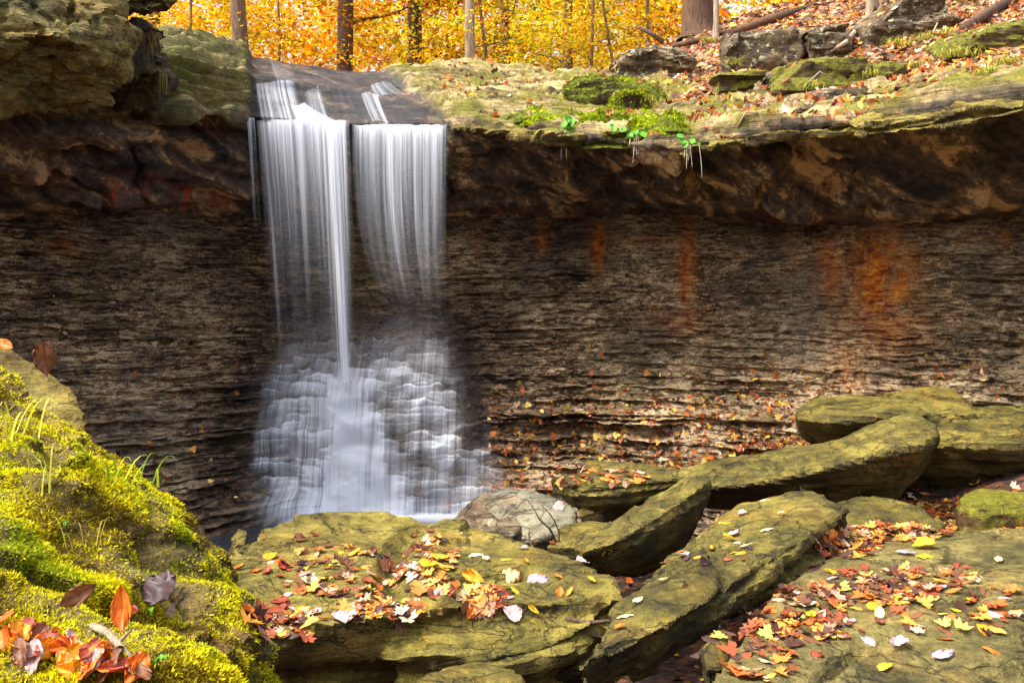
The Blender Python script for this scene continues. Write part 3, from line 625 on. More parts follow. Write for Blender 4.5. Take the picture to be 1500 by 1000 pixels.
rock('tilted_slab', [
    ([(995, 803, 6.0), (1085, 738, 6.6), (1178, 711, 6.8), (1207, 720, 6.5), (1192, 758, 5.9), (1140, 800, 5.5), (1070, 855, 4.95), (960, 925, 4.38), (862, 990, 3.98), (905, 900, 4.9), (1254, 742, 6.2), (1244, 792, 6.0), (1158, 860, 5.4), (1038, 930, 4.85), (905, 1005, 4.3), (1000, 900, 6.2), (1100, 850, 6.9)], 0, 0),
    ([(846, 978, 3.88), (905, 883, 4.7), (1040, 808, 5.3), (1062, 828, 5.15), (1060, 868, 4.8), (935, 938, 4.15), (850, 1030, 4.1), (960, 990, 4.5), (950, 900, 5), (1050, 890, 5.1)], 0, 0)],
    'boulder', 'long slab tilted up to the right between the leafy slabs, olive and split lengthwise', group=FB, voxel=.022, amp=.018, strata=.03, bed_t=.10, tilt=(-.25, -.1, 1), seed=23,
    grooves=[([(1062, 868, 4.85), (1064, 830, 5.1), (1045, 806, 5.3)], .03, .05), ([(1130, 830, 5.4), (1170, 790, 5.75), (1200, 765, 6.0)], .03, .035), ([(935, 945, 4.25), (1010, 905, 4.6), (1062, 866, 4.9)], .025, .05)])
rock('broad_slab', [
    ([(1048, 990, 3.95), (1100, 905, 4.75), (1165, 852, 5.3), (1250, 802, 6.05), (1310, 782, 6.4), (1500, 795, 6.2), (1750, 825, 5.8), (1900, 1200, 3.2), (1060, 1200, 3.0)], .7, .1),
    ([(1262, 800, 6.15), (1330, 776, 6.5), (1520, 778, 6.5), (1700, 800, 6.), (1500, 830, 5.7), (1300, 815, 5.9)], .3, 0)],
    'corner', 'widest flat slab filling the lower right corner, covered with fallen leaves', group=FB, voxel=.03, amp=.022, strata=.03, seed=31, tilt=(-.1, .1, 1),
    grooves=[([(1200, 985, 4.0), (1225, 960, 4.2), (1262, 938, 4.4)], .03, .06), ([(1270, 825, 5.7), (1330, 838, 5.5), (1400, 850, 5.35)], .03, .035), ([(1385, 895, 4.8), (1450, 870, 5.1)], .03, .05), ([(1440, 1010, 3.9), (1505, 962, 4.25)], .05, .05)])
rock('wedge_boulder', [([(836, 803, 6.6), (900, 762, 6.95), (1000, 701, 7.5), (1030, 690, 7.6), (850, 813, 6.2), (910, 790, 6.3), (1000, 735, 6.7), (1037, 706, 7.0), (865, 838, 6.65), (930, 844, 6.65), (985, 834, 6.8), (1017, 775, 7.2), (950, 770, 7.8), (1000, 790, 7.8)], 0, 0)],
    'boulder', 'wedge shaped boulder rising to a point in the middle, dark shaded front', group=FB, voxel=.022, amp=.014, strata=.025, tilt=(-.5, 0, 1), seed=37)
rock('long_boulder', [
    ([(985, 690, 8.4), (1050, 674, 8.3), (1130, 668, 8.2), (1220, 649, 8.0), (1250, 640, 7.9), (1005, 716, 7.7), (1100, 708, 7.35), (1200, 690, 7.15), (1250, 678, 7.05), (1030, 750, 7.9), (1150, 747, 7.7), (1250, 740, 7.5), (1100, 700, 8.8), (1240, 700, 8.6)], 0, 0),
    ([(1180, 664, 8.0), (1290, 618, 7.9), (1332, 607, 7.8), (1368, 622, 7.6), (1373, 642, 7.4), (1190, 692, 7.15), (1290, 664, 6.95), (1350, 652, 7.05), (1366, 668, 7.5), (1334, 708, 7.5), (1298, 740, 7.45), (1190, 742, 7.6), (1330, 650, 8.3), (1220, 690, 8.5)], 0, 0)],
    'boulder', 'long curved boulder whose rounded end points up to the right', group=FB, voxel=.026, amp=.018, strata=.02, tilt=(-.3, 0, 1), seed=41)
rock('layered_boulder', [
    ([(1168, 606, 8.9), (1200, 585, 9.2), (1350, 565, 9.4), (1388, 568, 9.4), (1415, 594, 9.1), (1172, 613, 8.5), (1215, 620, 8.25), (1290, 608, 8.25), (1400, 606, 8.4), (1440, 612, 8.5), (1182, 640, 9.0), (1210, 657, 9.0), (1262, 662, 9.0), (1400, 640, 9.2), (1250, 620, 10.2), (1400, 610, 10.2)], 0, 0),
    ([(1255, 628, 8.8), (1300, 602, 8.9), (1400, 598, 9.0), (1560, 600, 8.8), (1750, 605, 8.6), (1262, 648, 8.2), (1340, 650, 7.9), (1440, 655, 7.8), (1560, 640, 7.8), (1750, 640, 7.6), (1285, 700, 8.7), (1330, 744, 8.4), (1500, 767, 8.3), (1750, 780, 8.), (1300, 640, 9.9), (1700, 640, 9.8)], 0, 0)],
    'boulder', 'biggest layered boulder at the right, cracked, against the shale wall', group=FB, voxel=.03, amp=.022, strata=.04, bed_t=.2, tilt=(-.1, 0, 1), seed=43,
    grooves=[([(1272, 632, 8.4), (1300, 612, 8.4), (1400, 606, 8.4), (1440, 612, 8.5)], .03, .10), ([(1372, 642, 7.95), (1430, 645, 7.9), (1510, 640, 7.9)], .03, .07), ([(1390, 652, 7.9), (1440, 682, 7.95), (1500, 662, 7.9)], .04, .06)])
rock('low_boulder', [([(1402, 728, 7.0), (1420, 714, 7.15), (1470, 711, 7.15), (1530, 726, 7.0), (1530, 750, 6.8), (1440, 747, 6.75), (1405, 740, 6.8), (1470, 725, 7.6)], .25, 0)],
    'mossrock', 'small rounded green boulder on leaf litter at the right edge', group=FB, voxel=.024, amp=.018, strata=.015, seed=47)
rock('low_boulder', [([(1215, 742, 7.0), (1250, 729, 7.1), (1300, 731, 7.0), (1345, 741, 6.9), (1394, 763, 6.7), (1375, 776, 6.5), (1270, 792, 6.25), (1238, 800, 6.2), (1300, 745, 7.5)], .2, 0)],
    'boulder', 'low brown-green rock tapering to the right behind the leafy corner slab', group=FB, voxel=.024, amp=.025, seed=53)
rock('low_slab', [([(802, 706, 8.0), (850, 690, 8.5), (930, 684, 8.8), (1005, 686, 8.6), (1010, 700, 8.05), (930, 712, 7.95), (850, 722, 7.9)], .16, .3), ([(830, 716, 8.5), (1000, 710, 8.6), (1000, 765, 8.4), (850, 768, 8.4), (900, 700, 9.2)], 0, 0)],
    'boulder', 'low flat slab with a dark overhung front behind the wedge boulder', group=FB, voxel=.024, amp=.022, strata=.025, bed_t=.07, seed=59)
rock('low_slab', [([(852, 684, 8.9), (858, 674, 9.1), (930, 678, 9.1), (1000, 686, 8.9), (940, 690, 8.7), (860, 690, 8.7)], .2, .0)],
    'slab', 'thin pale slab lying on top of the low overhung one', group=FB, voxel=.024, amp=.015, strata=.01, seed=61)
rock('pale_boulder', [([(680, 742, 8.5), (705, 722, 8.7), (745, 713, 8.8), (800, 722, 8.7), (843, 742, 8.35), (838, 765, 8.1), (795, 790, 7.9), (720, 785, 7.9), (750, 740, 9.2)], .1, 0)],
    'pale', 'pale grey rounded boulder between the pool and the flat slab', group=FB, voxel=.024, amp=.018, strata=.02, seed=67)
rock('small_rock', [([(664, 762, 7.9), (692, 726, 8.0), (701, 726, 8.0), (737, 768, 7.8), (666, 773, 7.7), (738, 778, 7.6), (700, 745, 8.5)], .15, 0)],
    'brownrock', 'small pyramid shaped brown rock standing by the pool edge', 'rock', FB, voxel=.018, amp=.012, strata=.01, seed=71, smooth=1)
rock('small_rock', [([(727, 760, 7.5), (745, 755, 7.55), (764, 772, 7.4), (748, 782, 7.3), (730, 774, 7.35)], .1, .2)], 'brownrock', 'little tilted stone right of the pyramid shaped rock', 'rock', FB, voxel=.015, amp=.01, strata=.008, seed=73, smooth=1)
rock('small_rock', [([(775, 776, 7.2), (792, 767, 7.4), (835, 765, 7.4), (836, 778, 7.1), (780, 790, 7.0)], .12, .1)], 'pale', 'flat little stone below the pale grey boulder', 'rock', FB, voxel=.016, amp=.012, strata=.01, seed=79, smooth=1)
rock('small_rock', [([(826, 772, 7.0), (870, 766, 7.3), (905, 776, 7.0), (860, 798, 6.6), (800, 798, 6.6)], .14, .1)], 'slab', 'flat yellowish stone at the left tip of the wedge boulder', 'rock', FB, voxel=.018, amp=.012, strata=.01, seed=83, smooth=1)
rock('small_rock', [([(335, 782, 6.9), (350, 768, 7.0), (365, 775, 6.9), (362, 800, 6.6), (338, 800, 6.6)], .2, .1)], 'slab', 'small stone at the left end of the flat slab beside the mossy bank', 'rock', FB, voxel=.018, amp=.012, seed=85, smooth=1)
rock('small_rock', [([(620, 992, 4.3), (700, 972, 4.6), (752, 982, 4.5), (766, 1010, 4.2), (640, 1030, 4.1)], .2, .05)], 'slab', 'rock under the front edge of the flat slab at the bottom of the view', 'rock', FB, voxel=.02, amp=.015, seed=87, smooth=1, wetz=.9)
rock('small_rock', [([(1020, 958, 4.2), (1042, 934, 4.4), (1062, 926, 4.45), (1078, 948, 4.3), (1062, 980, 4.1), (1030, 985, 4.1)], .25, .1)], 'boulder', 'small rock wedged between the tilted slab and the corner slab', 'rock', FB, voxel=.018, amp=.012, seed=89, smooth=1)
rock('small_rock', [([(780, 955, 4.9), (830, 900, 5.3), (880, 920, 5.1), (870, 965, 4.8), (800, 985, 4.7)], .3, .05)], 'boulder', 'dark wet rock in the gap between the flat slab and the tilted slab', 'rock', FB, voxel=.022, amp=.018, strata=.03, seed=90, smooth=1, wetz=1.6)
# upper left
rock('overhanging_boulder', [
    ([(-300, -150, 8), (195, -60, 8.6), (203, 0, 8.5), (197, 48, 8.45), (183, 108, 8.4), (150, 145, 8.7), (70, 148, 8.5), (0, 156, 8.1), (-200, 172, 7.4), (-200, -100, 7.3), (90, 50, 7.75), (0, 60, 7.5), (100, -50, 12), (-200, 50, 11)], 0, 0),
    ([(180, -60, 8.8), (262, -60, 9), (268, 2, 9), (257, 27, 9), (215, 33, 8.9), (180, 22, 8.8), (220, -30, 10.2), (180, 0, 10)], 0, 0),
    ([(70, 105, 8.1), (165, 95, 8.3), (160, 148, 8.4), (75, 152, 8.2), (110, 120, 9.5)], 0, 0)],
    'overhang', 'huge green-brown boulder perched on the ledge at the top left corner', voxel=.034, amp=.085, strata=.05, bed_t=.4, tilt=(.5, 0, 1), seed=97, cracks=.5, smooth=1)
rock('dark_rock', [([(172, 50, 9.3), (208, 28, 9.6), (228, 60, 9.6), (240, 110, 9.7), (232, 150, 9.9), (165, 160, 9.8), (190, 60, 11), (235, 130, 11)], 0, 0)],
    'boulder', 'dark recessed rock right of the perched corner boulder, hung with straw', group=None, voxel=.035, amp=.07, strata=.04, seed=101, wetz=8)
# hillside rocks: front outline, distance, depth back into the slope
for i, (nm, pts, Y, dp, mt, lb) in enumerate([
    ('mossy_rock', [(900, 112), (906, 92), (930, 76), (965, 67), (1003, 72), (1016, 92), (1008, 112)], 13.9, 1.2, 'brownrock', 'rounded grey mossy rock highest beside the golden trees'),
    ('block_rock', [(1062, 112), (1064, 76), (1080, 54), (1172, 42), (1177, 50), (1175, 108)], 12.7, 1.0, 'brownrock', 'squared lichen spotted block, left one of the split pair on the slope'),
    ('block_rock', [(1181, 108), (1182, 44), (1246, 32), (1252, 60), (1248, 104)], 12.6, 1.0, 'brownrock', 'brown block right of the vertical crack in the split pair'),
    ('tall_rock', [(1266, 72), (1272, 48), (1300, 24), (1325, 0), (1385, -12), (1396, 25), (1380, 60), (1300, 76)], 12.7, 1.0, 'brownrock', 'grey tilted rock against the twin trunks on the upper slope'),
    ('slab_rock', [(1137, 134), (1150, 118), (1180, 92), (1262, 84), (1275, 96), (1270, 132)], 11.2, .8, 'mossrock', 'sloping slab with a dark hollow front below the split blocks'),
    ('block_rock', [(1045, 148), (1056, 112), (1110, 107), (1116, 120), (1112, 146)], 11.8, .6, 'mossrock', 'small mossy block at the left foot of the sloping slab'),
    ('block_rock', [(1120, 136), (1122, 110), (1164, 107), (1168, 134)], 11.9, .6, 'brownrock', 'little plain block beside the small mossy one'),
    ('flat_stone', [(1203, 156), (1206, 141), (1225, 135), (1260, 137), (1262, 154)], 10.5, .5, 'brownrock', 'flat stone at the left of the stacked pair on the ledge'),
    ('flat_stone', [(1254, 140), (1262, 134), (1325, 134), (1329, 142), (1310, 152), (1262, 150)], 10.3, .6, 'slab', 'flat stone at the right of the stacked pair, undercut'),
    ('flat_stone', [(1165, 172), (1172, 158), (1210, 152), (1268, 156), (1264, 173)], 10.2, .5, 'brownrock', 'low stone slab supporting the stacked pair'),
    ('flat_stone', [(1280, 120), (1288, 100), (1306, 95), (1330, 101), (1326, 118)], 11.2, .5, 'mossrock', 'small green stone right of the grass clump on the slope'),
    ('mossy_rock', [(1395, 84), (1410, 66), (1450, 42), (1520, 28), (1570, 30), (1560, 74)], 10.9, .9, 'mossrock', 'long mossy outcrop near the right edge of the slope'),
    ('mossy_rock', [(828, 134), (850, 121), (905, 119), (962, 130), (968, 142), (900, 143)], 12.2, 1.0, 'mossledge', 'thin moss covered ledge farthest back above the lip'),
    ('mossy_rock', [(898, 153), (905, 142), (924, 138), (950, 142), (948, 154)], 11.7, .4, 'mossledge', 'small green cushion rock under the thin moss covered ledge'),
    ('flat_stone', [(1330, 136), (1345, 126), (1420, 122), (1500, 112), (1560, 108), (1550, 122), (1400, 134)], 9.7, .6, 'slab', 'long thin stone lying along the lip at the far right'),
    ]):
    fr = [P(x, y, Y) for x, y in pts]; cc = np.mean(fr, 0); bk_ = [cc + (q - cc) * [.85, 1, .8] + [0, dp, dp * .25] for q in fr]; lo_ = [q + [0, .05, -.2] for q in fr if q[2] < cc[2]]
    rock(nm, [([(0,) + tuple(q) for q in fr + bk_ + lo_], 0, 0)], mt, lb, 'rock', HB, voxel=.03, amp=.03, strata=.035, bed_t=.1, seed=110 + i * 7, smooth=1)
for nm, pts, th, mt, lb in [
    ('tilted_stone', [(1035, 158, 11.6), (1080, 146, 12), (1135, 138, 12.2), (1150, 150, 11.7), (1100, 166, 11.2), (1045, 168, 11.1)], .10, 'slab', 'pale tilted stone behind the right end of the mossy shelf'),
    ('mossy_shelf', [(738, 172, 11.6), (775, 165, 12), (900, 166, 11.7), (1000, 165, 11.4), (1085, 178, 10.8), (1020, 186, 10.6), (930, 204, 10.75), (850, 204, 10.9), (800, 192, 11.1)], .13, 'mossledge', 'bright green moss covered shelf at the lip right of the fall'),
    ('thin_slab', [(1000, 216, 10.2), (1090, 196, 10.3), (1185, 174, 10.2), (1250, 172, 10.3), (1270, 184, 9.8), (1190, 184, 9.9), (1100, 206, 10.1)], .08, 'slab', 'thin weathered slab edging the lip right of the mossy shelf'),
    ('thin_slab', [(1240, 176, 9.9), (1310, 160, 10.0), (1400, 146, 9.9), (1500, 128, 9.3), (1640, 100, 8.8), (1640, 132, 7.9), (1500, 150, 8.35), (1400, 166, 8.8), (1310, 182, 9.2), (1250, 185, 9.55)], .09, 'slab', 'thin weathered slab edging the lip at the far right'),
    ('thin_slab', [(655, 176, 11.9), (700, 172, 12), (800, 186, 11.5), (850, 202, 10.9), (760, 196, 11.0), (670, 184, 11.35)], .06, 'slab', 'thin pale slab edging the lip just right of the fall')]:
    rock(nm, [(pts, th, 0)], mt, lb, 'rock', HB, voxel=.02, amp=.045, strata=.05, bed_t=.05, seed=int(sum(p[0] for p in pts)) % 400, smooth=1)
# ================================================================ trees of the autumn wood
def down(x, y, names=('ground', 'rock_ledge'), z0=16):
    best = None
    for n in names:
        h = BV[n].ray_cast(Vector((x, y, z0)), Vector((0, 0, -1)))
        if h[0] is not None and (best is None or h[0].z > best[0].z): best = h
    return best
def C3(r, g, b): return np.array(S(r, g, b)[:3])
GOLD, ORANGE, YEL, YGRN, RUST = C3(250, 192, 14), C3(240, 142, 16), C3(252, 220, 36), C3(206, 214, 40), C3(206, 92, 24)
def leaf_quads(cen, size, rng, pal, w, flat=.45):
    n = len(cen); a = rng.uniform(0, 2 * np.pi, n); d = np.stack([np.cos(a), np.sin(a), rng.normal(0, flat, n) - .2], 1); d /= np.linalg.norm(d, axis=1, keepdims=True)
    up = rng.normal(0, flat, (n, 3)) + [0, 0, 1]; s = np.cross(d, up); s /= np.linalg.norm(s, axis=1, keepdims=True) + 1e-9
    L = (size * rng.uniform(.6, 1.3, n))[:, None]
    V = np.stack([cen, cen + d * L * .5 + s * L * .33, cen + d * L, cen + d * L * .5 - s * L * .33], 1).reshape(-1, 3)
    ci = rng.choice(len(pal), n, p=np.array(w) / sum(w)); col = np.array(pal)[ci] * rng.uniform(.6, 1.15, (n, 1))
    return V, np.arange(n * 4).reshape(-1, 4), np.repeat(np.clip(col, 0, 1), 4, 0)
def sprays(centers, per, rad, rng, thick=.16):
    n = len(centers); c = np.repeat(centers, per, 0); m = len(c)
    a = rng.uniform(0, 6.283, m); r = np.sqrt(rng.uniform(0, 1, m)) * rad
    t = np.repeat(rng.normal(0, .25, (n, 2)), per, 0); dx, dy = np.cos(a) * r, np.sin(a) * r
    return c + np.stack([dx, dy, t[:, 0] * dx + t[:, 1] * dy + rng.normal(0, thick * rad, m)], 1)

def tree(name, px, Y, wpx, label, mat='bark', top=13, lean=0., nspray=70, zr=(.3, 6), R=2.4, pal=None, w=None, seed=0, per=42, leaf=.085, flare=1.35, group='trees of the golden wood above the ledge', limbs=9, kind='tree', rootz=None, spray=.42):
    rng = np.random.default_rng(seed + 500); x = (px - 750) / FX * Y
    h = down(x, Y); z0 = (h[0].z if h else 6.2) - .1
    if rootz is not None: z0 = rootz
    t = empty(name, (x, Y, z0)); tag(t, label, kind, group); r0 = wpx / 2 / FX * Y
    zz = np.array([0, .12, .35, .8, 1.6, 3, 5, 7.5, top]); wob = np.cumsum(rng.normal(0, .03, (9, 2)), 0) * np.linspace(0, 1.4, 9)[:, None]
    pts = np.stack([lean * zz + wob[:, 0], wob[:, 1], zz], 1); rad = r0 * np.array([flare * 1.25, flare, 1.1, 1.0, .97, .92, .84, .7, .25])
    parts = [tube_np(pts, rad, 12)]; tips = []
    for k in range(limbs):
        zl = rng.uniform(zr[0] + .3, zr[1] + 1.5); b = np.array([np.interp(zl, zz, pts[:, 0]), np.interp(zl, zz, pts[:, 1]), zl]); a = rng.uniform(0, 6.283); L = rng.uniform(.6, 1.) * R
        rr = max(.006, min(r0 * .28, .05)) ; seg = [b]
        for q in range(5):
            a += rng.normal(0, .25); seg.append(seg[-1] + np.array([math.cos(a), math.sin(a), .35 + rng.normal(0, .2)]) * L / 5)
        parts.append(tube_np(seg, [rr, rr * .8, rr * .6, rr * .45, rr * .3, rr * .12], 5)); tips += seg[2:]
        for q in (2, 3, 4):
            a2 = a + rng.choice([-1, 1]) * rng.uniform(.5, 1.1); e = seg[q] + np.array([math.cos(a2), math.sin(a2), .15]) * L * .35
            parts.append(tube_np([seg[q], (seg[q] + e) / 2 + rng.normal(0, .02, 3), e], [rr * .35, rr * .25, rr * .1], 4)); tips.append(e)
    V, F = join_np(parts); obj_me('trunk', mesh_np('trunk', V, F, True), M[mat], t)
    if nspray:
        a = rng.uniform(0, 6.283, nspray); rr = np.sqrt(rng.uniform(.02, 1, nspray)) * R; c = np.stack([np.cos(a) * rr + lean * 3, np.sin(a) * rr, rng.uniform(zr[0], zr[1], nspray)], 1)
        tp = np.array(tips)[rng.integers(0, len(tips), nspray // 2)] + rng.normal(0, .12, (nspray // 2, 3)); c[:len(tp)] = tp
        cc = sprays(c, per, spray, rng); V, F, col = leaf_quads(cc, leaf, rng, pal or [GOLD, ORANGE, YEL], w or [4, 3, 3])
        col = np.clip(col * np.repeat(np.repeat(rng.choice([.35, .6, .9, 1.05, 1.15], len(c)), per), 4)[:, None], 0, 1); obj_me('crown', mesh_np('crown', V, F, False, {'tint': col}), M['foliage'], t)
    return t
OW = ([GOLD, ORANGE, YEL, RUST], [5, 3.2, 4, .4]); YW = ([GOLD, YEL, YGRN, ORANGE], [4, 5, 3, .6]); GW = ([YEL, YGRN, C3(150, 176, 40), GOLD], [4, 4, 1.5, 2]); RW_ = ([ORANGE, RUST, GOLD], [5, 3, 2])
T = [('tree', 353, 17.5, 24, 'straight grey trunk rising just left of the fall, bare below golden leaves', 'bark', OW, -.035, 34),
     ('tree', 507, 20, 24, 'brown trunk above the left water veil among orange leaves', 'barkdark', OW, -.02, 55),
     ('tree', 606, 21, 22, 'trunk half hidden by orange leaves above the right water veil', 'barkdark', RW_, .0, 75),
     ('tree', 690, 18, 15, 'slim mottled grey trunk in front of yellow-green leaves', 'barkpale', GW, .0, 34),
     ('tree', 742, 29, 16, 'darker trunk farther back, right of the slim mottled one', 'barkdark', YW, .01, 70),
     ('tree', 835, 27, 16, 'dark trunk deep in the yellow leaves left of the big tree', 'barkdark', YW, -.01, 80),
     ('tree', 228, 24, 18, 'tree behind the perched corner boulder with orange leaves', 'barkdark', OW, .0, 60)]
for i, (nm, px, Y, wp, lb, mt, pw, ln, ns) in enumerate(T):
    tree(nm, px, Y, wp, lb, mt, lean=ln, nspray=int(ns * 2.6), pal=pw[0], w=pw[1], seed=i * 3, zr=(.4, 5.5) if Y < 25 else (1.2, 6.5), top=14)
SP = [(283, 19, 4, 'bare forked sapling at the left of the wood', OW), (722, 20, 5, 'dark sapling right of the slim grey trunk', YW), 
      (865, 20, 5, 'sapling with arching twigs over the mossy rocks', YW), (905, 20, 4, 'sapling nearest the rounded grey rock', ([GOLD, ORANGE, YEL], [4, 3, 3])), (948, 21, 5, 'sapling behind the rounded grey rock in orange-gold leaf', OW), (410, 20, 4, 'wiry sapling right of the straight grey trunk', OW), ]
for i, (px, Y, wp, lb, pw) in enumerate(SP):
    tree('sapling', px, Y, wp, lb, 'bark', lean=random.uniform(-.13, .13), nspray=80, pal=pw[0], w=pw[1], seed=40 + i, zr=(.2, 3.6), R=1.5, top=7, limbs=14, leaf=.075, flare=1.1, kind='sapling', group='saplings of the golden wood', spray=.34)
tree('tree', 1024, 17.3, 46, 'stout dark trunk with flared foot on the crest of the hillside', 'barkdark', lean=.0, nspray=60, pal=OW[0], w=OW[1], seed=60, zr=(2.5, 7), flare=1.18)
tree('sapling', 1047, 15.6, 8, 'pale sapling stem in front of the stout dark trunk', 'barkpale', lean=-.03, nspray=0, seed=61, limbs=0, kind='sapling', group='saplings of the golden wood', top=8)
tree('tree', 1277, 13.6, 17, 'left stem of the twin trunks on the upper slope', 'barkpale', lean=-.03, nspray=0, seed=62, limbs=4, flare=1.7, zr=(4, 8))
tree('tree', 1296, 13.75, 13, 'right darker stem of the twin trunks on the upper slope', 'bark', lean=.04, nspray=0, seed=63, limbs=4, flare=1.5, zr=(4, 8))
# the far wood reads as one mass
rng = np.random.default_rng(77)
n = 9000; Yf = rng.uniform(30, 58, n); Xf = rng.uniform(-.62, .75, n) * Yf; el = rng.uniform(.10, .42, n) ** 1.0; Zf = CZ + el * Yf * rng.uniform(.75, 1.05, n)
keep = fbm(np.c_[Xf * .22, Yf * .2, Zf * .35], 3, 5) > -.4; cf = np.c_[Xf, Yf, Zf][keep]
hue = fbm(cf * .12, 2, 9); outs = []
for lo, hi, pw in ((-9, -.25, ([ORANGE, GOLD, RUST], [4, 4, .6])), (-.25, .12, ([GOLD, YEL, ORANGE], [5, 5, 1.2])), (.12, 9, ([YEL, YGRN, GOLD], [5, 3, 2]))):
    s = cf[(hue >= lo) & (hue < hi)]
    if len(s):
        o_ = leaf_quads(sprays(s, 30, .9, rng, .3), .24, rng, pw[0], pw[1], .6); outs.append((o_[0], o_[1], np.clip(o_[2] * np.repeat(np.repeat(rng.choice([.4, .7, 1., 1.15], len(s)), 30), 4)[:, None], 0, 1)))
off = 0; VV = []; FF = []; CC = []
for v, f, c in outs: VV.append(v); FF.append(f + off); CC.append(c); off += len(v)
fw = obj_me('far_wood', mesh_np('far_wood', np.concatenate(VV), np.concatenate(FF), False, {'tint': np.concatenate(CC)}), M['foliage'])
tag(fw, 'mass of golden autumn leaves far back in the wood', None, None, 'stuff')

# ================================================================ leaves
def outline(kind):
    if kind == 'maple':
        r = [(0, 0), (.16, -.02), (.10, .14), (.34, .06), (.50, .16), (.40, .28), (.52, .46), (.30, .42), (.22, .50), (.26, .74), (.12, .70), (0, 1.0)]
    elif kind == 'oak':
        r = [(0, 0), (.05, .1), (.14, .18), (.08, .25), (.26, .36), (.11, .42), (.30, .58), (.13, .60), (.25, .78), (.10, .80), (.12, .93), (0, 1.0)]
    else:
        r = [(0, 0), (.02, .06), (.10, .12), (.15, .17), (.16, .24), (.215, .30), (.21, .38), (.245, .45), (.22, .53), (.235, .61), (.185, .68), (.175, .77), (.11, .83), (.07, .93), (0, 1.02)]
    pts = r + [(-x, y) for x, y in r[-2:0:-1]]
    return np.array(pts)
def leaf_mesh(kind, curl, seed, low=False):
    o = outline(kind)
    if low: o = o[::2] if kind == 'oak' else o[::3] if kind == 'beech' else o
    o = o.copy(); o[:, 0] *= 1.0; mid = np.array([[0, .12], [0, .32], [0, .52], [0, .74]]) if not low else np.array([[0, .45]])
    rng = np.random.default_rng(seed)
    if low:
        V = np.concatenate([o, mid]); k = len(o); F = [(i, (i + 1) % k, k) for i in range(k)]
    else:
        bm = bmesh.new(); vs = [bm.verts.new((x, y, 0)) for x, y in o]; f = bm.faces.new(vs)
        bmesh.ops.triangulate(bm, faces=[f], ngon_method='EAR_CLIP'); bmesh.ops.subdivide_edges(bm, edges=bm.edges[:], cuts=1, use_grid_fill=True)
        bmesh.ops.triangulate(bm, faces=bm.faces[:]); bm.verts.index_update()
        V = np.array([v.co[:2] for v in bm.verts]); F = [tuple(v.index for v in f.verts) for f in bm.faces]; bm.free()
    z = curl * (np.abs(V[:, 0]) * 1.1 + .5 * (V[:, 1] - .5) ** 2 * 2) + .05 * np.sin(V[:, 0] * 13 + seed) * np.cos(V[:, 1] * 9 + seed) + curl * .5 * rng.normal(0, .06, len(V))
    return np.c_[V[:, 0], V[:, 1] - .5, z], np.array(F)
LC = {'orange': S(226, 112, 22), 'yellow': S(240, 196, 36), 'rust red': S(150, 62, 34), 'pale pink': S(206, 168, 164), 'cream': S(232, 220, 160), 'brown': S(120, 72, 40), 'dark purple': S(66, 40, 44), 'red': S(176, 66, 44), 'lilac grey': S(176, 160, 178), 'golden': S(236, 158, 24)}
LITP = [C3(*c) for c in [(200, 104, 44), (150, 74, 42), (216, 146, 60), (190, 150, 122), (206, 178, 150), (112, 72, 46), (80, 50, 38), (222, 190, 84), (150, 112, 84)]]
def leafmat(cn):
    g = G(cn.replace(' ', '_') + '_leaf'); c = LC[cn]; nz = g.noise(g.coord(), 5, 5, .6)
    col = g.ramp(nz, [(.3, tuple(x * .5 for x in c[:3]) + (1,)), (.5, c), (.7, tuple(min(1, x * 1.25 + .02) for x in c[:3]) + (1,))])
    x = g.n('ShaderNodeSeparateXYZ'); tc = g.n('ShaderNodeTexCoord'); g.put(x.inputs[0], tc.outputs['Object'])
    vein = g.ramp(g.math('ABSOLUTE', x.outputs[0]), [(.008, .55), (.022, 1)]); col = g.mix(.7, col, vein, 'MULTIPLY')
    side = g.math('FRACT', g.math('MULTIPLY', g.math('SUBTRACT', x.outputs[1], g.math('MULTIPLY', g.math('ABSOLUTE', x.outputs[0]), .8)), 8.)); col = g.mix(.4, col, g.ramp(side, [(.0, .6), (.12, 1)]), 'MULTIPLY')
    b = g.bsdf(col, .5, None, .4); t = g.n('ShaderNodeBsdfTranslucent'); g.put(t.inputs[0], col); m = g.n('ShaderNodeMixShader'); m.inputs[0].default_value = .2
    g.put(m.inputs[1], b); g.put(m.inputs[2], t.outputs[0]); return g.fin(m.outputs[0])
_lm = {}; _mm = {}
def leafdata(kind, cn, var):
    k = (kind, cn, var)
    if k not in _lm:
        V, F = leaf_mesh(kind, (.18, .45, -.25)[var], var * 7 + 3); me = mesh_np(cn.replace(' ', '_') + '_leaf', V, F, True)
        if cn not in _mm: _mm[cn] = leafmat(cn)
        me.materials.append(_mm[cn]); _lm[k] = me
    return _lm[k]
def basis(nrm, ang):
    n = np.array(nrm, float); n /= np.linalg.norm(n); t = np.cross([0, 1, 0] if abs(n[1]) < .9 else [1, 0, 0], n); t /= np.linalg.norm(t); b = np.cross(n, t)
    x = t * math.cos(ang) + b * math.sin(ang); y = np.cross(n, x); return np.stack([x, y, n], 1)
def hitall(px, py, names=None):
    best = None
    for k in (names or BV):
        h = ray(BV[k], px, py)
        if h[0] is not None and (best is None or h[3] < best[3]): best = h; best_k = k
    return best
NLEAF = 0
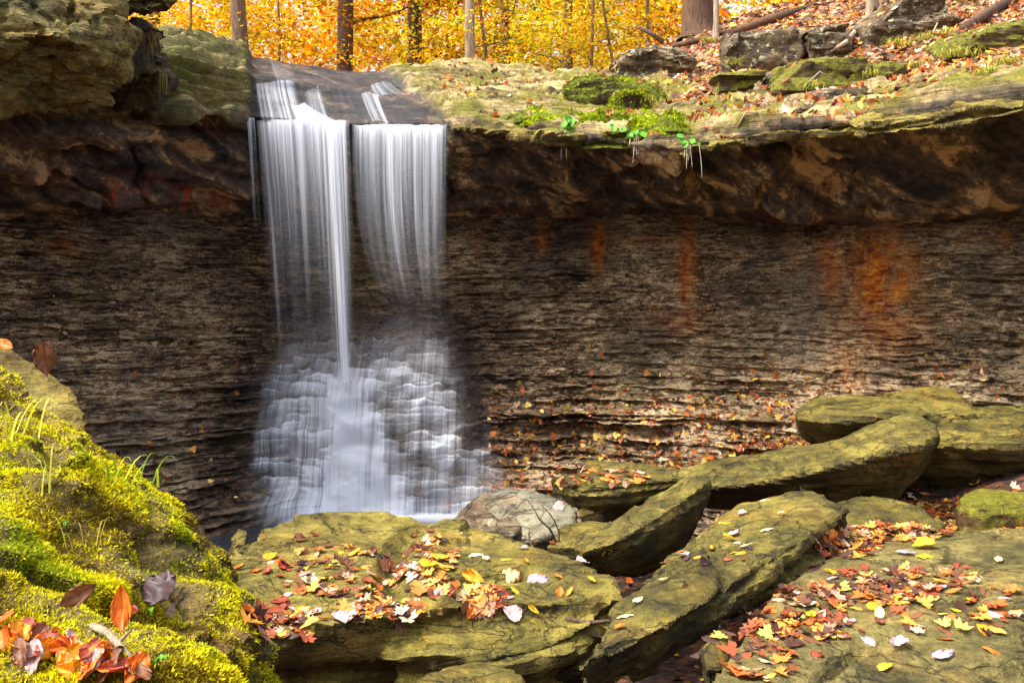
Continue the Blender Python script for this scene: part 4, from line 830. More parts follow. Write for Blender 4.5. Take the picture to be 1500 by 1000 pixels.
def put_leaf(pos, nrm, kind, cn, label, group, size=.1, ang=None, var=None, lift=.006, tilt=.13):
    global NLEAF; NLEAF += 1
    n = Vector(nrm); 
    if n.z < 0: n = -n
    n = (n + Vector((random.gauss(0, tilt), random.gauss(0, tilt), random.gauss(0, tilt * .3)))).normalized()
    B = basis(n, ang if ang is not None else random.uniform(0, 6.28)); o = bpy.data.objects.new('leaf', leafdata(kind, cn, random.randrange(3) if var is None else var)); COL.objects.link(o)
    m = Matrix([list(B[i]) for i in range(3)]).to_4x4(); o.matrix_world = Matrix.Translation(Vector(pos) + n * lift) @ m @ Matrix.Diagonal((size * random.uniform(.85, 1.1), size, size, 1))
    tag(o, label, 'leaf', group); return o
KW = [('maple', 4), ('oak', 4), ('beech', 3)]
def pick(w): return random.choices([a for a, _ in w], [b for _, b in w])[0]
MIX1 = [('orange', 5), ('yellow', 1.5), ('rust red', 6), ('pale pink', 3), ('brown', 6), ('golden', 2), ('dark purple', 3), ('red', 3)]
MIX2 = [('orange', 5), ('yellow', 1.2), ('rust red', 5), ('pale pink', 3), ('brown', 3), ('golden', 4), ('cream', 1), ('lilac grey', 1), ('red', 2), ('brown', 2)]
DARK = [('dark purple', 5), ('brown', 5), ('rust red', 2), ('pale pink', 1)]
FN = [k for k in BV if k not in ('ground',)]
CL = [(500, 828, 95, 42, 30, MIX1, 'in the big pile on the left of the flat slab', .105), (470, 860, 70, 22, 14, DARK, 'in the dark sodden litter on the flat slab', .09), (632, 828, 42, 42, 26, MIX1, 'heaped in the split of the flat slab', .11), (410, 912, 55, 26, 18, MIX1, 'at the left front of the flat slab', .11),
      (560, 895, 60, 14, 16, MIX1, 'along the front ledge of the flat slab', .10), (708, 880, 34, 22, 14, MIX1, 'in the notch at the right of the flat slab', .11), (800, 820, 70, 26, 9, MIX2, 'scattered on the bare right half of the flat slab', .10), (390, 850, 50, 30, 8, MIX2, 'thinly spread at the upper left of the flat slab', .09),
      (1015, 788, 26, 36, 14, MIX1, 'in the cleft between the wedge boulder and the tilted slab', .11), (1235, 880, 120, 34, 30, MIX2, 'in the drift across the corner slab', .10), (1340, 850, 120, 28, 18, MIX2, 'in the second drift on the corner slab', .10), (1120, 925, 42, 30, 15, MIX1, 'in the cleft below the tilted slab', .11),
      (1250, 796, 34, 16, 12, MIX1, 'at the back corner of the corner slab', .12), (1190, 920, 75, 22, 12, MIX2, 'strewn low on the corner slab', .10), (1400, 880, 80, 40, 14, MIX2, 'strewn on the right of the corner slab', .10), (1072, 808, 22, 14, 6, MIX1, 'caught on the ridge of the tilted slab', .11), (930, 815, 60, 12, 6, MIX1, 'along the foot of the wedge boulder', .10)]
for cx, cy, rx, ry, n, w, where, sz in CL:
    for i in range(n):
        a = random.uniform(0, 6.28); r = math.sqrt(random.random()); h = hitall(cx + 1.22 * rx * r * math.cos(a), cy + 1.2 * ry * r * math.sin(a), FN)
        if h is None or h[0].y > 9 or abs(h[1].z) < .55: continue
        k = pick(KW); c = pick(w); lb = f'{c} {k} leaf lying {where}'; put_leaf(h[0], h[1], k, c, lb, f'leaves {where}', sz * random.uniform(.45, .8))
SG = [(700, 813, 'maple', 'cream', 'white maple leaf on the right half of the flat slab', .12), (712, 820, 'beech', 'cream', 'slender cream leaf just below the white maple leaf', .10), (745, 900, 'maple', 'pale pink', 'pale pink maple leaf flat on the lower right of the flat slab', .13), (747, 846, 'maple', 'cream', 'cream maple leaf beside an orange one on the flat slab', .11), (757, 843, 'beech', 'orange', 'orange leaf touching the cream maple leaf', .10),
      (782, 848, 'maple', 'pale pink', 'pink maple leaf right of the cream one', .12), (795, 849, 'maple', 'lilac grey', 'greyish pink leaf at the end of the row of four', .11), (849, 826, 'maple', 'pale pink', 'lone pink maple leaf near the back edge of the flat slab', .10), (752, 870, 'beech', 'yellow', 'yellow oval leaf above the pink maple leaf', .11), (778, 893, 'beech', 'yellow', 'pale yellow round leaf on the bare front of the flat slab', .09), (692, 845, 'beech', 'golden', 'long golden leaf in the middle of the flat slab', .16),
      (820, 870, 'beech', 'orange', 'orange oval leaf near the right tip of the flat slab', .10), (835, 868, 'beech', 'golden', 'golden leaf at the right tip of the flat slab', .08), (866, 852, 'beech', 'golden', 'little golden leaf by the right rim of the flat slab', .08), (684, 900, 'beech', 'orange', 'rust orange leaf in the green notch of the flat slab', .11), (455, 856, 'maple', 'cream', 'cream maple leaf in the dark pile of the flat slab', .13), (631, 832, 'maple', 'yellow', 'bright yellow maple leaf in the split of the flat slab', .15), (643, 820, 'maple', 'yellow', 'second bright yellow maple leaf, higher in the split', .12), (520, 812, 'beech', 'yellow', 'yellow leaf at the back of the big pile', .12), (505, 908, 'maple', 'pale pink', 'pink maple leaf at the front rim of the flat slab', .13),
      (1123, 777, 'beech', 'cream', 'round white leaf high on the tilted slab', .10), (1093, 802, 'beech', 'cream', 'oval cream leaf below the round white one', .11), (1061, 767, 'beech', 'golden', 'golden leaf at the upper left edge of the tilted slab', .11), (1068, 792, 'maple', 'yellow', 'yellow maple leaf on the tilted slab', .10), (1076, 783, 'oak', 'pale pink', 'pink oak leaf on the tilted slab', .12), (1119, 734, 'beech', 'cream', 'slim cream leaf near the top of the tilted slab', .10), (1145, 754, 'beech', 'cream', 'thin pale leaf right of the slim cream one', .08), (1090, 754, 'maple', 'pale pink', 'small pink leaf near the top of the tilted slab', .08),
      (972, 853, 'beech', 'cream', 'cream leaf on the lower block of the tilted slab', .09), (934, 882, 'beech', 'cream', 'pale leaf on the left flank of the tilted slab', .09), (916, 904, 'beech', 'cream', 'long pale leaf low on the tilted slab', .10), (908, 921, 'maple', 'orange', 'tiny orange leaf at the low end of the tilted slab', .06), (922, 852, 'beech', 'orange', 'orange leaf standing in the gap beside the flat slab', .16), 
      (1317, 947, 'oak', 'pale pink', 'pink oak leaf alone on the bare front of the corner slab', .16), (1382, 963, 'oak', 'lilac grey', 'greyish pink oak leaf near the bottom right', .16), (1298, 981, 'beech', 'yellow', 'yellow leaf lowest on the corner slab', .11), (1195, 958, 'maple', 'rust red', 'small dark red leaf on the corner slab', .08), (1352, 803, 'maple', 'yellow', 'bright yellow maple leaf at the back of the corner slab', .17), (1356, 815, 'maple', 'yellow', 'second yellow leaf just under the bright one', .15), (1327, 812, 'oak', 'lilac grey', 'lilac oak leaf left of the bright yellow one', .15), (1452, 954, 'beech', 'orange', 'round orange leaf right on the corner slab', .11), (1455, 900, 'oak', 'pale pink', 'pink oak leaf by the right edge of the corner slab', .15), (1442, 922, 'maple', 'golden', 'golden maple leaf above the round orange one', .13), (1288, 901, 'beech', 'cream', 'cream leaf in the middle of the corner slab', .13),
      (1222, 915, 'oak', 'lilac grey', 'lilac oak leaf in the middle of the corner slab', .14), (1190, 903, 'beech', 'yellow', 'big golden yellow leaf left on the corner slab', .13), (1275, 940, 'oak', 'pale pink', 'pink oak leaf just right of the slot in the corner slab', .13), (1462, 822, 'beech', 'cream', 'slim cream leaf far right on the corner slab', .12), (817, 743, 'maple', 'pale pink', 'pink leaf on the pale grey boulder', .12), (1050, 611, 'beech', 'golden', 'bright orange leaf stuck to the shale wall', .14)]
for px, py, k, c, lb, sz in SG:
    h = hitall(px, py, FN)
    if h: put_leaf(h[0], h[1] if h[0].y < 8 else Vector((0, -1, .5)), k, c, lb, None, sz * .78, tilt=.08, lift=.012)
# curled oak and beech leaves heaped on the near mossy bank
BK = []
for q in range(34):
    t_ = q / 33; BK.append((200 * t_ + random.uniform(-8, 8), 948 + 48 * t_ + random.uniform(-18, 16), random.choice(['oak', 'oak', 'beech']), random.choice(['orange', 'orange', 'rust red', 'golden', 'brown', 'pale pink', 'orange', 'red', 'orange', 'golden'])))
for px, py, k, c in BK:
    h = hitall(px, py - 4)
    if h: put_leaf(h[0], (.2, -.5, .8), k, c, f'large {c} {k} leaf in the curled heap on the near mossy bank', 'curled leaves heaped on the near mossy bank', random.uniform(.055, .075), var=1, tilt=.5, lift=.02, ang=random.uniform(-1.2, 1.2))
for px, py, k, c, lb, nrm, sz, an in [(181, 917, 'beech', 'orange', 'orange leaf standing upright on the mossy bank', (.1, -1, .2), .115, 0.1), (113, 893, 'beech', 'brown', 'narrow brown leaf standing upright on the mossy bank', (.5, -1, .2), .10, .1), (196, 905, 'beech', 'rust red', 'rust leaf half behind the upright orange one', (-.3, -1, .4), .07, .9), (232, 886, 'maple', 'dark purple', 'shrivelled dark purple leaf on the right of the mossy bank', (0, -.7, .6), .13, 1.), (251, 905, 'beech', 'pale pink', 'small pink leaf hanging below the shrivelled purple one', (0, -1, .1), .07, -.4),
                             (66, 532, 'oak', 'brown', 'curled brown leaf standing on the smooth boulder at far left', (.4, -1, 0), .22, .1), (42, 498, 'beech', 'brown', 'narrow curled leaf tip behind the upright brown one', (.6, -1, 0), .14, .2), (8, 505, 'beech', 'orange', 'orange leaf on the smooth boulder at the left edge', (0, -1, .6), .14, 1.2)]:
    h = hitall(px, py + (16 if py < 560 else 2), FN)
    if h:
        o = put_leaf(h[0], nrm, k, c, lb, None, sz * .75, ang=an + (math.pi / 2 if abs(nrm[1]) / Vector(nrm).length > .9 else 0), var=1, tilt=.02, lift=.01); o.location.z += sz * .33; 

# small litter: the mass on the slope, in the beds of the wall and in every gap
def scatter(hits, size, rng, pal, w=None, upmix=.0, lift=.008, tilt=.35):
    out = []; cols = []; off = 0; protos = [leaf_mesh(k, c, s, True) for k, c, s in (('beech', .3, 1), ('maple', .25, 2), ('oak', -.2, 3), ('beech', -.3, 4), ('maple', .5, 5))]
    V = []; F = []
    for p, n in hits:
        pv, pf = protos[rng.integers(0, 5)]; n = np.array(n, float); n = n * (1 - upmix) + np.array([0, 0, 1.]) * upmix; n += rng.normal(0, tilt, 3)
        if n[2] < 0.05 and upmix > 0: n[2] = .05
        B = basis(n, rng.uniform(0, 6.28)); s = size * rng.uniform(.6, 1.3); nn = B[:, 2]
        V.append(pv @ B.T * s + np.array(p) + nn * lift); F.append(pf + off); off += len(pv)
        c = pal[rng.choice(len(pal), p=w)] * rng.uniform(.7, 1.2); cols.append(np.repeat(c[None], len(pv), 0))
    return np.concatenate(V), np.concatenate(F), np.clip(np.concatenate(cols), 0, 1)
rng = np.random.default_rng(5); random.seed(5); LV = []
hits = []; HN = [k for k in BV if k != 'creek_bed' and k != 'cliff']
while len(hits) < 21000:
    x, y = rng.uniform(-1, 12.5), rng.uniform(9.6, 19)
    px = 750 + FX * x / y; h = down(x, y, ('ground', 'rock_ledge'))
    if h is None: continue
    q = down(x, y, HN)
    ong = abs(q[0].z - h[0].z) < .05; g = BV['ground'].ray_cast(Vector((x, y, 16)), Vector((0, 0, -1)))
    isg = g[0] is not None and g[0].z >= h[0].z - .01
    f = .5 + fbm(np.array([[x * 1.1, y * 1.1, 0]]), 3, 4)[0]
    if not isg: pr = .03 if px < 650 else (.3 * sstep(.1, .6, f) if px < 860 else .55 * sstep(0, .5, f) if px < 1010 else 1.)
    else: pr = 1.0 if px > 880 else .4
    if not ong: pr = .10
    if rng.random() < pr: hits.append((q[0], q[1]))
for nn, cx, cy, rx, ry in ((2300, 1260, 140, 270, 42), (900, 1420, 120, 120, 34), (420, 930, 158, 130, 9), (260, 690, 158, 60, 18), (260, 1030, 196, 60, 14), (200, 800, 140, 120, 22)):
    for i in range(nn):
        an = rng.uniform(0, 6.283); r = math.sqrt(rng.random()); h = hitall(cx + rx * r * math.cos(an), cy + ry * r * math.sin(an), ['rock_ledge', 'ground'])
        if h and h[1].z > .4: hits.append((h[0], h[1]))
LV.append(scatter(hits, .105, rng, LITP, np.array([4, 3, 4, 4, 4, 2, 2, 2, 2]) / 27., upmix=.3, tilt=.4))
hits = []   # on the wall, densest toward its foot
while len(hits) < 2500:
    px, py = rng.uniform(-40, 1540), rng.uniform(430, 730); f = fbm(np.array([[px * .008, py * .02, 2.]]), 2, 7)[0]
    pr = sstep(480, 680, py) ** 1.3 * (1.0 if 700 < px < 1180 else .55 if px >= 1180 else .13) * (.4 + .9 * sstep(-.2, .4, f)) + .012
    if 350 < px < 715 - (py < 560) * 30: continue
    if rng.random() > pr: continue
    h = hitall(px, py, ['cliff'])
    if h: hits.append((h[0] + Vector((0, -.012, .004)), h[1]))
LV.append(scatter(hits, .075, rng, LITP, np.array([5, 3, 5, 2, 2, 3, 3, 4, 1]) / 28., upmix=.55, tilt=.3))
hits = []   # gaps between boulders and the litter ground at the right
def fill(n, cx, cy, rx, ry, names=None, ymax=10):
    for i in range(n):
        a = rng.uniform(0, 6.283); r = math.sqrt(rng.random()); h = hitall(cx + rx * r * math.cos(a), cy + ry * r * math.sin(a), names)
        if h and h[0].y < ymax and (ymax != 8 or abs(h[1].z) > .5): hits.append((h[0], h[1]))
CB = ['creek_bed']
fill(1500, 1400, 762, 190, 28, CB + [SLAB.name]); fill(300, 1140, 662, 60, 20, CB + ['cliff'], 13); fill(260, 1012, 800, 36, 46, CB); fill(90, 1110, 940, 70, 60, FN, 7); fill(130, 1240, 800, 50, 18, FN); fill(200, 900, 820, 120, 24, CB); fill(250, 720, 745, 90, 40, CB + ['cliff'], 12)
fill(140, 345, 785, 26, 20, CB); fill(96, 500, 838, 95, 40, FN, 8); fill(78, 632, 830, 40, 40, FN, 8); fill(54, 415, 915, 55, 22, FN, 8); fill(70, 560, 895, 60, 13, FN, 8); fill(80, 705, 880, 30, 20, FN, 8); fill(130, 1235, 872, 120, 20, FN, 8); fill(90, 1330, 848, 115, 16, FN, 8); fill(60, 1190, 920, 75, 20, FN, 8); fill(60, 1400, 890, 90, 50, FN, 8); fill(70, 860, 700, 90, 14, FN, 12); fill(160, 1300, 782, 90, 12, FN, 9)
for i in range(2600):
    x, y = rng.uniform(-4, 6), rng.uniform(1, 11); h = down(x, y, CB, 5)
    if h and not (-3.8 < x < .4 and 7.8 < y < 11.3): hits.append((h[0], h[1]))
LV.append(scatter(hits, .075, rng, LITP, np.array([5, 4, 4, 2, 1, 5, 5, 2, 1]) / 29., upmix=.2, tilt=.15))
off = 0; VV = []; FF = []; CC = []
for v, f, c in LV: VV.append(v); FF.append(f + off); CC.append(c); off += len(v)
lit = obj_me('leaf_litter', mesh_np('leaf_litter', np.concatenate(VV), np.concatenate(FF), True, {'tint': np.concatenate(CC)}), M['litter'])
tag(lit, 'countless small fallen leaves on the hillside, the shale beds and between the boulders', None, None, 'stuff')
# ================================================================ moss fronds grown on the rocks
def surf_samples(o, n, rng, mask):
    me = o.data; nv = len(me.vertices); co = np.empty(nv * 3, np.float32); me.vertices.foreach_get('co', co); co = co.reshape(-1, 3).astype(float) + np.array(o.location)
    vn_ = np.empty(nv * 3, np.float32); me.vertex_normals.foreach_get('vector', vn_); vn_ = vn_.reshape(-1, 3)
    me.calc_loop_triangles(); t = np.empty(len(me.loop_triangles) * 3, np.int32); me.loop_triangles.foreach_get('vertices', t); t = t.reshape(-1, 3)
    a, b, c = co[t[:, 0]], co[t[:, 1]], co[t[:, 2]]; ar = np.linalg.norm(np.cross(b - a, c - a), axis=1); m = mask((a + b + c) / 3, vn_[t[:, 0]]); pr = ar * m; pr /= pr.sum()
    k = rng.choice(len(t), n, p=pr); u = rng.random((n, 2)); u[u.sum(1) > 1] = 1 - u[u.sum(1) > 1]
    return a[k] + (b - a)[k] * u[:, :1] + (c - a)[k] * u[:, 1:], vn_[t[k, 0]]
def moss(o, n, L, pal, mask, rng, droop=.3, label=None, w=.22):
    p, nr = surf_samples(o, n, rng, mask); d = nr * .9 + rng.normal(0, .75, (n, 3)) + [0, 0, .15]; d /= np.linalg.norm(d, axis=1, keepdims=True)
    s = np.cross(d, rng.normal(0, 1, (n, 3))); s /= np.linalg.norm(s, axis=1, keepdims=True); l = (L * rng.uniform(.5, 1.4, n))[:, None]
    clump = fbm(p * 9, 3, 3); l = l * (.8 + .7 * np.clip(clump + .3, 0, 1))[:, None]; base = p + nr * (np.clip(clump, -.1, 1)[:, None] * L * .9)
    V = np.stack([base - s * l * w, base + s * l * w, base + d * l - [0, 0, droop] * l * .5], 1).reshape(-1, 3)
    f = fbm(p * 3.5, 3, 8) + rng.normal(0, .22, n); ci = np.clip(((f + .6) / 1.2 * len(pal)).astype(int), 0, len(pal) - 1); col = np.array(pal)[ci] * rng.uniform(.6, 1.25, (n, 1))
    me = mesh_np('moss', V - np.array(o.location), np.arange(n * 3).reshape(-1, 3), False, {'tint': np.repeat(np.clip(col, 0, 1), 3, 0)})
    q = obj_me('moss', me, M['moss'], o); q['kind'] = 'stuff'; return q
rng = np.random.default_rng(9); R_ = {o.name: o for o in ROCKS}
MP = [C3(112, 92, 16), C3(168, 152, 12), C3(220, 208, 12), C3(240, 226, 20), C3(206, 200, 24), C3(156, 168, 20)]
bank = R_['mossy_bank_boulder']
def bare(c):
    px = 750 + FX * c[:, 0] / c[:, 1]; py = HY + FX * (CZ - c[:, 2]) / c[:, 1]
    nz = fbm(c * 3, 4, 66) * 30
    e1 = ((px - 205) / 90) ** 2 + ((py + nz - (848 + (px - 205) * .32)) / 30) ** 2; e2 = ((px - 245) / 60) ** 2 + ((py + nz - 790) / 22) ** 2; e3 = ((px - 372) / 26) ** 2 + ((py + nz - 925) / 48) ** 2; e4 = ((px - 60) / 50) ** 2 + ((py - 890 + nz) / 25) ** 2
    return np.clip(np.minimum(np.minimum(e1, e2), np.minimum(e3, e4 + 1.5)) - .42, 0.2, 1)
moss(bank, 720000, .0095, MP, lambda c, n: bare(c) * sstep(-.5, .05, n[:, 2]) * (c[:, 2] > .9) * (.8 + np.clip(fbm(c * 5, 3, 12) + .5, 0, 1)) * np.clip(4.5 / np.maximum(c[:, 1], 1.2) ** 2, .3, 2.2), rng)
for nm, n in (('mossy_shelf', 14000),): moss(R_[nm], n, .035, [C3(110, 124, 8), C3(150, 168, 8), C3(186, 200, 18)], lambda c, n_: (n_[:, 2] > -.3) * np.clip(fbm(c * 2, 3, 5) + .55, 0, 1), rng)
for k, o in R_.items():
    if o['label'].find('moss covered ledge') >= 0: moss(o, 4000, .03, [C3(100, 110, 10), C3(160, 170, 14)], lambda c, n_: (n_[:, 2] > 0) * 1., rng)

# ================================================================ sticks, grass and small plants
def stick(name, pts, rads, mat, label, cat, group=None, extra=()):
    pts = [np.array(q, float) for q in pts]; pts = [pts[0]] + pts + [pts[-1]]; rads = [.0008] + list(rads) + [.0008]; pts[0] = pts[1] + (pts[1] - pts[2]) * .02; pts[-1] = pts[-2] + (pts[-2] - pts[-3]) * .02
    parts = [tube_np(pts, rads, 9)] + [tube_np(a, b, 5) for a, b in extra]; V, F = join_np(parts)
    o = obj_me(name, mesh_np(name, V, F, True), M[mat], origin=np.array(pts[0])); tag(o, label, cat, group); return o
def at(px, py, names=None, lift=.01, dy=0):
    h = hitall(px, py, names); p = np.array(h[0]) if h else P(px, py, 6); return p + [0, -lift * .3 + dy, lift]
a, b = at(137, 923, FN), at(205, 984, FN)
stick('stick', [a, a * .66 + b * .34 + [0, 0, .012], a * .3 + b * .7 + [0, 0, .004], b], [.007, .0075, .0065, .004], 'barkpale', 'short pale stick lying slantwise on the mossy bank', 'stick', extra=[([a * .5 + b * .5, a * .5 + b * .5 + [.03, 0, .03]], [.004, .002])])
a, b = P(985, 68, 15.6), P(1185, 12, 15.9); 
stick('fallen_log', [a, a * .6 + b * .4 + [0, 0, -.05], a * .25 + b * .75, b], [.04, .06, .065, .06], 'barkdark', 'long dark fallen trunk lying along the crest of the hillside', 'log')
stick('stick', [P(935, 40, 15.2), P(955, 50, 15.2), P(972, 62, 15.2)], [.03, .035, .045], 'twig', 'broken branch jutting out beside the end of the fallen trunk', 'branch')
stick('fallen_log', [at(1412, 46, HN, .03), at(1445, 26, HN, .05), at(1475, 8, HN, .04)], [.06, .065, .06], 'barkdark', 'short thick log on the slope near the top right corner', 'log')
stick('root', [at(1216, 82, HN, .05), at(1238, 70, HN, .06), at(1252, 55, HN, .07), P(1270, 40, 13.4)], [.018, .03, .035, .035], 'barkpale', 'pale root running down from the twin trunks', 'root')
for i, (p0, p1, p2, lb) in enumerate([((1360, 66), (1372, 45), (1386, 28), 'slanting bare stick on the upper slope'), ((1180, 128), (1200, 118), (1222, 124), 'arched twig below the sloping slab'), ((1080, 190), (1092, 178), (1110, 170), 'crooked twig at the right end of the mossy shelf')]):
    stick('twig', [at(*p0, HN, .02), at(*p1, HN, .09), at(*p2, HN, .03)], [.012, .01, .005], 'barkpale', lb, 'twig')
q = at(818, 795, None, 0)
q = np.array([(818 - 750) / FX * 6.7, 6.7, CZ - (800 - HY) / FX * 6.7])
def W(px, py, Y=6.7): return P(px, py, Y)
stick('bare_seedling', [q, W(806, 775), W(790, 760, 6.65), W(782, 745), W(774, 733, 6.75), W(757, 727, 6.8)], [.008, .007, .006, .004, .003, .0015], 'twig', 'leafless little seedling in front of the pale grey boulder', 'seedling',
      extra=[([q, W(819, 780), W(812, 762), W(803, 750), W(793, 738)], [.007, .006, .005, .003, .001]), ([W(812, 762), W(806, 752), W(792, 742, 6.8)], [.003, .002, .001]), ([W(790, 760, 6.65), W(797, 750), W(795, 738)], [.003, .002, .001]), ([W(782, 745), W(772, 748), W(764, 742)], [.002, .0015, .001])])
for pts, lb in (([(828, 905), (860, 912), (905, 908)], 'dark wet stick wedged crosswise in the gap between slabs'), ([(770, 968), (820, 960), (868, 972)], 'lower wet branch in the gap between slabs'), ([(800, 935), (845, 925), (890, 935)], 'thin wet twig between the two wedged ones')):
    stick('stick', [P(x, y, 4.9) for x, y in pts], [.009, .012, .007], 'twig', lb, 'stick')

def blades(name, base, n, L, spread, pal, rng, lean=(0, 0), w=.006, hang=0., nseg=5):
    V = []; F = []; C = []; off = 0
    for i in range(n):
        a = rng.uniform(0, 6.283); l = L * rng.uniform(.5, 1.15); out = spread * rng.uniform(.2, 1); p0 = np.array(base) + rng.normal(0, .02 + spread * .04, 3) * [1, 1, .2]
        d = np.array([math.cos(a) * out + lean[0], math.sin(a) * out + lean[1], 0]); sd = np.cross(d + 1e-6, [0, 0, 1.]); sd /= np.linalg.norm(sd) + 1e-9; c = pal[rng.integers(len(pal))] * rng.uniform(.7, 1.2)
        for k in range(nseg + 1):
            t = k / nseg; p = p0 + d * l * t + np.array([0, 0, 1.]) * l * (t - (.7 + hang) * t * t); ww = w * (1 - t) ** .6; V += [p - sd * ww, p + sd * ww]; C += [c, c]
        F += [(off + 2 * k, off + 2 * k + 1, off + 2 * k + 3, off + 2 * k + 2) for k in range(nseg)]; off += 2 * (nseg + 1)
    return np.array(V), np.array(F), np.clip(np.array(C), 0, 1)
GP = [C3(150, 160, 40), C3(190, 180, 60), C3(96, 120, 30), C3(206, 186, 90)]
def tuft(px, py, n, L, spread, label, names=None, name='grass_tuft', group=None, pal=GP, **k):
    p = at(px, py, names, .0); V, F, C = blades(name, p, n, L, spread, pal, rng, **k); o = obj_me(name, mesh_np(name, V, F, False, {'tint': C}), M['grass'], origin=p); tag(o, label, 'grass', group); return o
GG_ = 'grass tufts on the leafy hillside'
for px, py, lb in [(1275, 112, 'grass tuft hanging beside the hollow slab'), (1310, 65, 'yellow grass tuft under the grey tilted rock'), (1328, 70, 'grass tuft just right of the yellow one'), (1358, 58, 'green grass tuft at the foot of the bare stick'), (1385, 52, 'grass tuft left of the short log'), (1420, 82, 'drooping grass tuft under the long outcrop'), (1345, 100, 'low grass tuft in the middle of the slope'), (1392, 84, 'grass tuft left of the drooping one'), (1075, 95, 'grass tuft at the left end of the split block'), (1040, 62, 'dark green tuft around the pale sapling foot'),
                   (1475, 95, 'grass tuft at the right edge of the slope'), (1190, 130, 'small tuft below the hollow slab'), (1445, 110, 'tuft above the right lip'), (1000, 140, 'tuft among the litter behind the mossy shelf'), (950, 150, 'low tuft left of the litter patch')]:
    tuft(px, py, 75, .30, .75, lb, HN, group=GG_, w=.0045, hang=.35)
tuft(190, 712, 9, .28, .5, 'grass blades rising from the rim of the mossy bank', FN, w=.004, pal=[C3(120, 160, 40), C3(190, 200, 60)])
tuft(8, 640, 10, .34, .5, 'yellow grass blades at the left edge of the mossy bank', FN, w=.004, pal=[C3(200, 200, 50), C3(220, 210, 80)])
tuft(115, 800, 6, .22, .4, 'few pale stalks in the middle of the mossy bank', FN, w=.002, pal=[C3(200, 180, 90)])
tuft(66, 722, 8, .30, .5, 'long thin stalks on the upper mossy bank', FN, w=.0022, pal=[C3(190, 190, 60)])
# straw hanging by the corner boulder
V, F, C = blades('straw', P(222, 55, 9.25), 26, .3, .4, [C3(150, 134, 76), C3(150, 110, 60), C3(120, 96, 50)], rng, lean=(.22, -.1), w=.006, hang=1.0, nseg=7)
V2, F2, C2 = blades('straw', P(238, 110, 9.4), 14, .2, .2, [C3(150, 134, 76), C3(110, 96, 40)], rng, lean=(.05, -.1), w=.006, hang=1.6, nseg=7)
o = obj_me('hanging_straw', mesh_np('hanging_straw', np.concatenate([V, V2]), np.concatenate([F, F2 + len(V)]), False, {'tint': np.concatenate([C, C2])}), M['grass'], origin=P(222, 55, 9.25)); tag(o, 'dry straw hanging over the recess beside the corner boulder', 'straw')

g_ = G('green_leaf'); M['green'] = g_.fin(g_.bsdf(g_.ramp(g_.noise(g_.coord(), 30), [(.3, S(52, 110, 16)), (.7, S(110, 170, 30))]), .5)); g_ = G('root_fibre'); M['fibre'] = g_.fin(g_.bsdf(S(214, 204, 176), .8))
def seedling(name, base, leaves, size, label, roots=0, up=.08, group=None):
    t = empty(name, base); tag(t, label, 'plant', group); ov, of = leaf_mesh('beech', .25, 3); ov = ov * [1.7, 1, 1]
    for i in range(leaves):
        a = rng.uniform(0, 6.283); e = np.array([math.cos(a) * up * 1.1, -abs(math.sin(a)) * up * .8, rng.uniform(-.2, 1) * up]); V1, F1 = tube_np([np.zeros(3), e * .5 + [0, 0, up * .25], e], [.0022, .002, .0015], 4)
        B = basis(np.array([rng.normal(0, .4), -.8, .6]), rng.uniform(-1.5, 1.5)); V2 = ov @ B.T * size * rng.uniform(.7, 1.2) + e
        tri = np.concatenate([F1[:, [0, 1, 2]], F1[:, [0, 2, 3]]]); obj_me('leaf', mesh_np('leaf', np.concatenate([V1, V2]), np.concatenate([tri, of + len(V1)]), True), M['green'], t)
    if roots:
        ps = []
        for i in range(roots):
            x = rng.normal(0, .05); l = rng.uniform(.12, .34); ps.append(tube_np([[x, -.02, 0], [x * 1.1, -.06, -l * .4], [x * 1.3 + rng.normal(0, .01), -.06, -l]], [.0035, .003, .001], 4))
        V, F = join_np(ps); obj_me('roots', mesh_np('roots', V, F, True), M['fibre'], t)
    return t
for px, py, n, s, r, lb in [(826, 192, 9, .13, 8, 'leafy green plant dangling roots over the lip under the mossy shelf'), (906, 192, 4, .10, 0, 'pair of bright green leaves on the front of the mossy shelf'), (931, 200, 5, .09, 4, 'small green plant trailing roots over the lip, middle one'), (1008, 214, 6, .08, 5, 'small green sprig hanging from the lip, farthest right')]:
    h = hitall(px, py, HN); b = h[0] if h else Vector(P(px, py, 10.6)); seedling('hanging_plant', b + Vector((0, -.04, 0)), n, s, lb, r, .10 if n > 5 else .07)
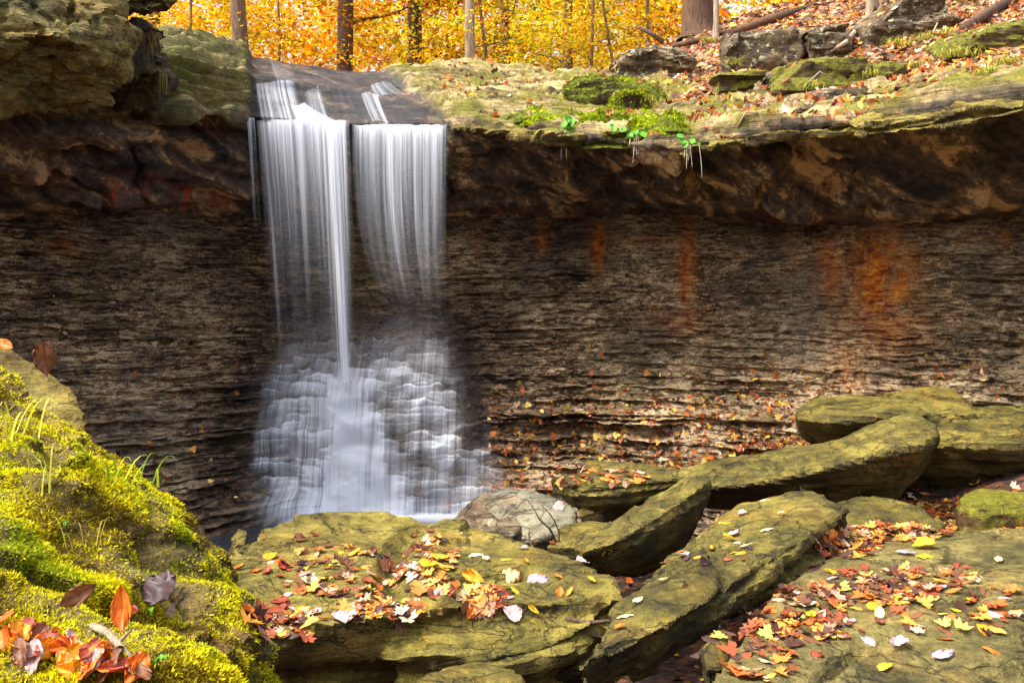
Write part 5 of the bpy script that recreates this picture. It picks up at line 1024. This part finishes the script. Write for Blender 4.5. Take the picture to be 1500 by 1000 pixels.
for px, py, lb in [(92, 768, 'tiny green plant in the middle of the mossy bank'), (124, 862, 'glossy green leaves above the narrow brown leaf'), (220, 898, 'little green leaves beside the shrivelled purple leaf'), (230, 972, 'single green sprout near the bottom of the mossy bank')]:
    h = hitall(px, py, FN)
    if h: seedling('moss_plant', h[0] + Vector((0, -.01, .005)), 4, .013, lb, 0, .015)
# ================================================================ sky, sun, camera
w = bpy.data.worlds.new("World"); scn.world = w; w.use_nodes = True; nt = w.node_tree; nt.nodes.clear()
SUN_EL, SUN_AZ = math.radians(57), math.radians(250)      # high on the left, a little in front of the fall
sky = nt.nodes.new('ShaderNodeTexSky'); sky.sky_type = 'NISHITA'; sky.sun_disc = False
sky.sun_elevation = SUN_EL; sky.sun_rotation = SUN_AZ; sky.air_density = 1.0; sky.dust_density = 6.0; sky.ozone_density = 1.0
bgn = nt.nodes.new('ShaderNodeBackground'); bgn.inputs[1].default_value = .15
wo = nt.nodes.new('ShaderNodeOutputWorld'); hs = nt.nodes.new('ShaderNodeHueSaturation'); hs.inputs['Saturation'].default_value = .6; nt.links.new(sky.outputs[0], hs.inputs['Color']); nt.links.new(hs.outputs[0], bgn.inputs[0]); nt.links.new(bgn.outputs[0], wo.inputs[0])
sl = bpy.data.lights.new('sun', 'SUN'); sl.energy = 1.5; sl.angle = math.radians(11); sl.color = (1, .965, .89)
so = bpy.data.objects.new('sun', sl); COL.objects.link(so)
dv_ = Vector((math.sin(SUN_AZ) * math.cos(SUN_EL), math.cos(SUN_AZ) * math.cos(SUN_EL), math.sin(SUN_EL)))
so.rotation_euler = dv_.to_track_quat('Z', 'Y').to_euler(); so.location = (0, -5, 20)
cam = bpy.data.cameras.new('camera'); co_ = bpy.data.objects.new('camera', cam); COL.objects.link(co_)
cam.sensor_width = 36; cam.lens = 36.0; cam.shift_y = -(500 - HY) / 1500; cam.clip_start = .05; cam.clip_end = 2000
co_.location = (0, 0, CZ); co_.rotation_euler = (math.pi / 2, 0, 0); scn.camera = co_
scn.view_settings.view_transform = 'Standard'; scn.view_settings.look = 'None'; scn.view_settings.gamma = 1; scn.view_settings.exposure = 1.62
scn.cycles.transparent_max_bounces = 24; scn.cycles.max_bounces = 8
